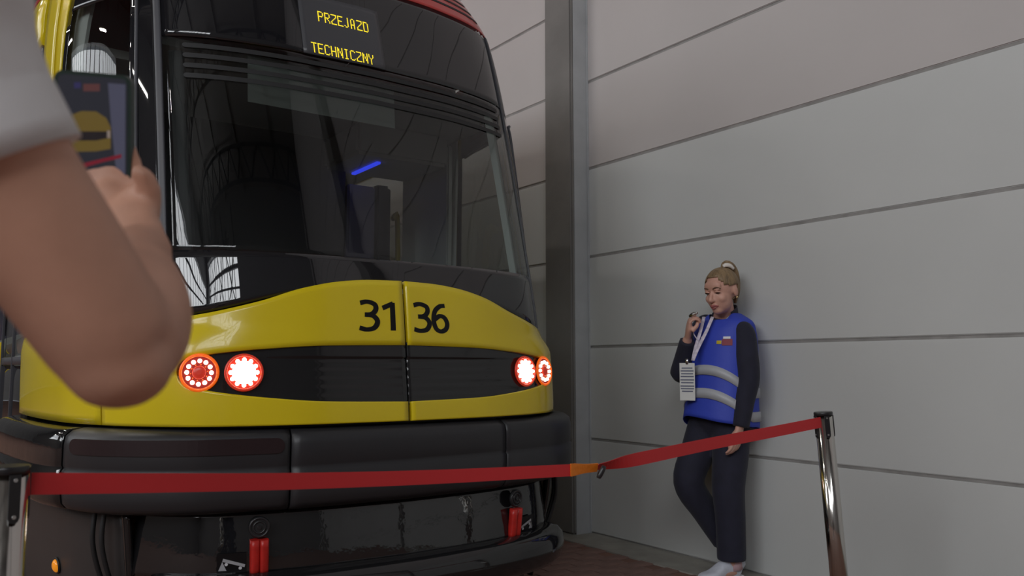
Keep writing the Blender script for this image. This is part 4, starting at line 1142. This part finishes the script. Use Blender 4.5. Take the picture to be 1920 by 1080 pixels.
# ---- man filming in the foreground
SH = px(-228, -60, .50); HEM = px(-22, 292, .53); EL = px(222, 655, .58); WR = px(262, 462, .82)
gd = Vector((.36, .93, 0)).normalized(); rd = Vector((gd.y, -gd.x, 0))
LS = SH - rd * .36; LS.z = SH.z - .01
TC = (SH + LS) / 2
Mn = empty('person', (TC.x, TC.y, 0)); tag(Mn, 'person in a white t-shirt at the left edge filming the tram with a phone', 'person')
def at(f, r, z): return Vector((TC.x, TC.y, 0)) + gd * f + rd * r + Vector((0, 0, z))
mh, mp_, max_, _ = head_parts(at(.05, -.02, 1.575), (gd.x, gd.y, -.05), 1.04)
LE = at(.02, -.24, 1.08); LWm = at(.10, -.22, .86)
tri = EL + Vector((-.008, -.012, -.012))
mbody = mh + [
    loft([at(-.01, 0, 1.36), at(.0, 0, 1.42), at(.02, -.01, 1.50)], [(.10, .07), (.062, .06), (.058, .058)], side=rd, seg=20),
    loft([at(.0, 0, .86), at(0, 0, .98), at(0, 0, 1.15), at(-.005, 0, 1.30), at(-.005, 0, 1.385)], [(.155, .11), (.16, .11), (.17, .115), (.175, .105), (.13, .07)], side=rd, seg=28),
    loft([SH + Vector((0, 0, -.0)) - rd * .05, SH, SH.lerp(HEM, .6), HEM, HEM.lerp(EL, .5), EL.lerp(HEM, .12), EL], [.055, .058, .054, .0475, .0455, .043, .040], seg=28),
    loft([EL + (EL - WR).normalized() * .012, EL, EL.lerp(WR, .18) + CRT * .004, EL.lerp(WR, .40) + CRT * .004, EL.lerp(WR, .70), WR], [.030, .040, .045, .042, .033, (.030, .024)], seg=28),
    ellipsoid(EL + Vector((.000, -.004, -.012)), XYZ, (.036, .034, .030)),
    loft([LS + rd * .05, LS, LE, LWm], [.052, .055, .043, .028], seg=18),
    loft([at(0, .085, .90), at(.01, .095, .50), at(-.01, .095, .28), at(-.02, .095, .06)], [.088, .06, .054, .038], seg=16),
    loft([at(0, -.085, .90), at(.01, -.095, .50), at(-.01, -.095, .28), at(-.02, -.095, .06)], [.088, .06, .054, .038], seg=16),
    loft([at(-.04, .095, .05), at(.06, .10, .045), at(.15, .11, .03)], [(.032, .03), (.04, .028), (.034, .016)], side=rd, seg=14),
    loft([at(-.04, -.095, .05), at(.06, -.10, .045), at(.15, -.11, .03)], [(.032, .03), (.04, .028), (.034, .016)], side=rd, seg=14)]
# phone frame
PC = px(178, 238, .90)                         # centre of the visible part of the screen
toc = (Vector((0, 0, CAM_H)) - PC).normalized()
pn = (toc * .93 - CRT * .34 + Vector((0, 0, .02))).normalized()
pu = Vector((0, 0, 1)) + CRT * .055; pu = (pu - pn * pu.dot(pn)).normalized()
pr = pu.cross(pn).normalized()                  # to the right on the screen
PW, PHh, PT = .0375, .077, .0055
PCc = PC - pu * .022
# hand: palm behind and below the phone, thumb on the near right edge
pb = PCc - pu * .055
pcm = px(216, 380, .915)
mbody += hand(WR, pcm, (pu * .92 - pr * .38 - pn * .12), -pr, pn, (.05, .04, .03, .03),
              [px(268, 410, .89), px(281, 366, .882), px(268, 330, .872), px(246, 312, .866)], 1.05)
mbody += [ellipsoid(px(262, 392, .893), (pr, pn, pu), (.022, .018, .03)), ellipsoid(px(200, 392, .90), (pr, pn, pu), (.022, .016, .03))]
mbody += hand(LWm, LWm + Vector((.01, .02, -.065)), (gd * .2 + Vector((0, 0, -1))), gd * -1, rd, (.3, .35, .4, .45), [LWm + gd * .03 + Vector((0, 0, -.03)), LWm + gd * .05 + Vector((0, 0, -.06)), LWm + gd * .055 + Vector((0, 0, -.09)), LWm + gd * .05 + Vector((0, 0, -.11))], 1.0)
link('body', remeshed(mbody, .0055, 7), M['skin_m'], Mn)
face_bits(Mn, mp_, max_, 1.0, False)
link('hair', hair_cap(mp_, max_, 1.04, lambda f, l, u: (u > .055 and f < .075) or (f < -.01 and u > -.055) or (f < .02 and u > .02), 1.08), M['hair_d'], Mn)
# t-shirt: torso and sleeves, open hem on the sleeve
axd = (HEM - SH).normalized()
V1, F1 = loft([SH - rd * .06 + Vector((0, 0, .01)), SH + rd * .004 + Vector((0, 0, .002)), SH.lerp(HEM, .4), SH.lerp(HEM, .75), HEM + axd * .002], [.075, .072, .064, .0565, .0535], seg=36)
V2, F2 = loft([LS + rd * .06, LS, LS.lerp(LE, .35), LS.lerp(LE, .6)], [.072, .072, .066, .063], seg=28)
V3, F3 = loft([at(0, 0, .80), at(0, 0, .90), at(0, 0, 1.05), at(0, 0, 1.2), at(-.005, 0, 1.33), at(-.01, 0, 1.40), at(-.005, 0, 1.43)], [(.185, .135), (.18, .13), (.18, .125), (.185, .128), (.185, .11), (.12, .078), (.078, .068)], side=rd, seg=36)
V4, F4 = loft([LS + rd * .01, LS.lerp(SH, .22) + Vector((0, 0, .004)), at(-.008, 0, 1.372), LS.lerp(SH, .78) + Vector((0, 0, .008)), SH - rd * .01], [.071, .078, (.082, .088), .078, .072], seg=28)
link('t_shirt', remeshed([(V1, F1), (V2, F2), (V3, F3), (V4, F4)], .006, 8), M['tee'], Mn)
tube('sleeve_hem', [HEM + axd * -.045, HEM + axd * -.02, HEM + axd * .009], [.0565, .0562, .0550], M['tee'], Mn, seg=36, n=2)
tl = [loft([at(0, 0, .98), at(0, 0, .88), at(0, 0, .80)], [(.165, .12), (.175, .125), (.15, .11)], side=rd, seg=28),
      loft([at(0, .085, .86), at(.01, .095, .5), at(-.01, .097, .06)], [.10, .08, .07], seg=20), loft([at(0, -.085, .86), at(.01, -.095, .5), at(-.01, -.097, .06)], [.10, .08, .07], seg=20)]
link('trousers', remeshed(tl, .009, 4), M['jeans'], Mn)
sneaker(at(-.06, .095, 0), at(.20, .115, 0), Mn, .047); sneaker(at(-.06, -.095, 0), at(.20, -.115, 0), Mn, .047)
# ---- phone
ph = empty('smartphone', tuple(PCc)); tag(ph, 'phone in a dark green case held up to film the tram', 'phone')
def slab(name, hw, hh, n0, n1, material, r=.008, cu=0., cr=0., parent=ph):
    V = []; k = 6; out = []
    for (sx, sy, a0) in ((1, 1, 0), (-1, 1, 90), (-1, -1, 180), (1, -1, 270)):
        for i in range(k + 1):
            a = math.radians(a0 + 90 * i / k); out.append((sx * (hw - r) + r * math.cos(a) + cr, sy * (hh - r) + r * math.sin(a) + cu))
    for n_ in (n0, n1): V += [PCc + pr * x + pu * y + pn * n_ for x, y in out]
    q = len(out); F = [tuple(range(q, 2 * q)), tuple(reversed(range(q)))] + [(i, (i + 1) % q, q + (i + 1) % q, q + i) for i in range(q)]
    bm = bmesh.new(); vs = [bm.verts.new(v) for v in V]
    for f in F: bm.faces.new([vs[i] for i in f])
    return link(name, bm_mesh(bm), material, parent)
slab('case', PW + .002, PHh + .002, -.006, .0055, M['phonecase'], .010)
# the live picture on the screen: flat areas of colour, lit
def scr(col, s=1.0): return mat('screen_colour', (.0, .0, .0), .3, emit=col, es=s)
scn = slab('screen', PW - .002, PHh - .002, .0055, .0060, scr((.030, .032, .045)), .007)
def spoly(pts, col, lvl=0):
    V = [PCc + pr * x * PW + pu * y * PHh + pn * (.0061 + .00012 * lvl) for x, y in pts]
    bm = bmesh.new(); vs = [bm.verts.new(v) for v in V]; bm.faces.new(vs); bmesh.ops.solidify(bm, geom=bm.faces[:], thickness=.0001)
    link('screen_image', bm_mesh(bm), scr(col), scn)
spoly([(.42, .9), (.9, .9), (.9, -.35), (.66, -.35), (.5, .4)], (.105, .105, .16))
spoly([(-.92, .32), (-.7, .40), (-.3, .49), (.1, .5), (.38, .42), (.5, .30), (.5, .0), (.1, -.05), (-.5, -.08), (-.75, -.04), (-.9, .15)], (.20, .135, .035), 1)
spoly([(-.75, .17), (-.3, .21), (.2, .23), (.48, .24), (.45, .15), (.1, .10), (-.4, .08), (-.7, .11)], (.028, .022, .025), 2)
spoly([(-.80, .165), (-.62, .18), (-.62, .10), (-.78, .09)], (.35, .28, .25), 3); spoly([(.40, .25), (.49, .25), (.49, .15), (.40, .15)], (.35, .28, .25), 3)
spoly([(-.9, -.33), (-.3, -.235), (.4, -.125), (.8, -.06), (.8, -.115), (.3, -.19), (-.4, -.315), (-.9, -.41)], (.26, .022, .04), 3)
spoly([(-.25, .86), (.2, .88), (.2, .78), (-.25, .76)], (.15, .06, .06), 2)
spoly([(-.5, .87), (-.32, .88), (-.32, .80), (-.5, .79)], (.05, .045, .14), 2)
spoly([(-.8, -.45), (.7, -.3), (.7, -.75), (-.8, -.75)], (.06, .06, .10), 2)
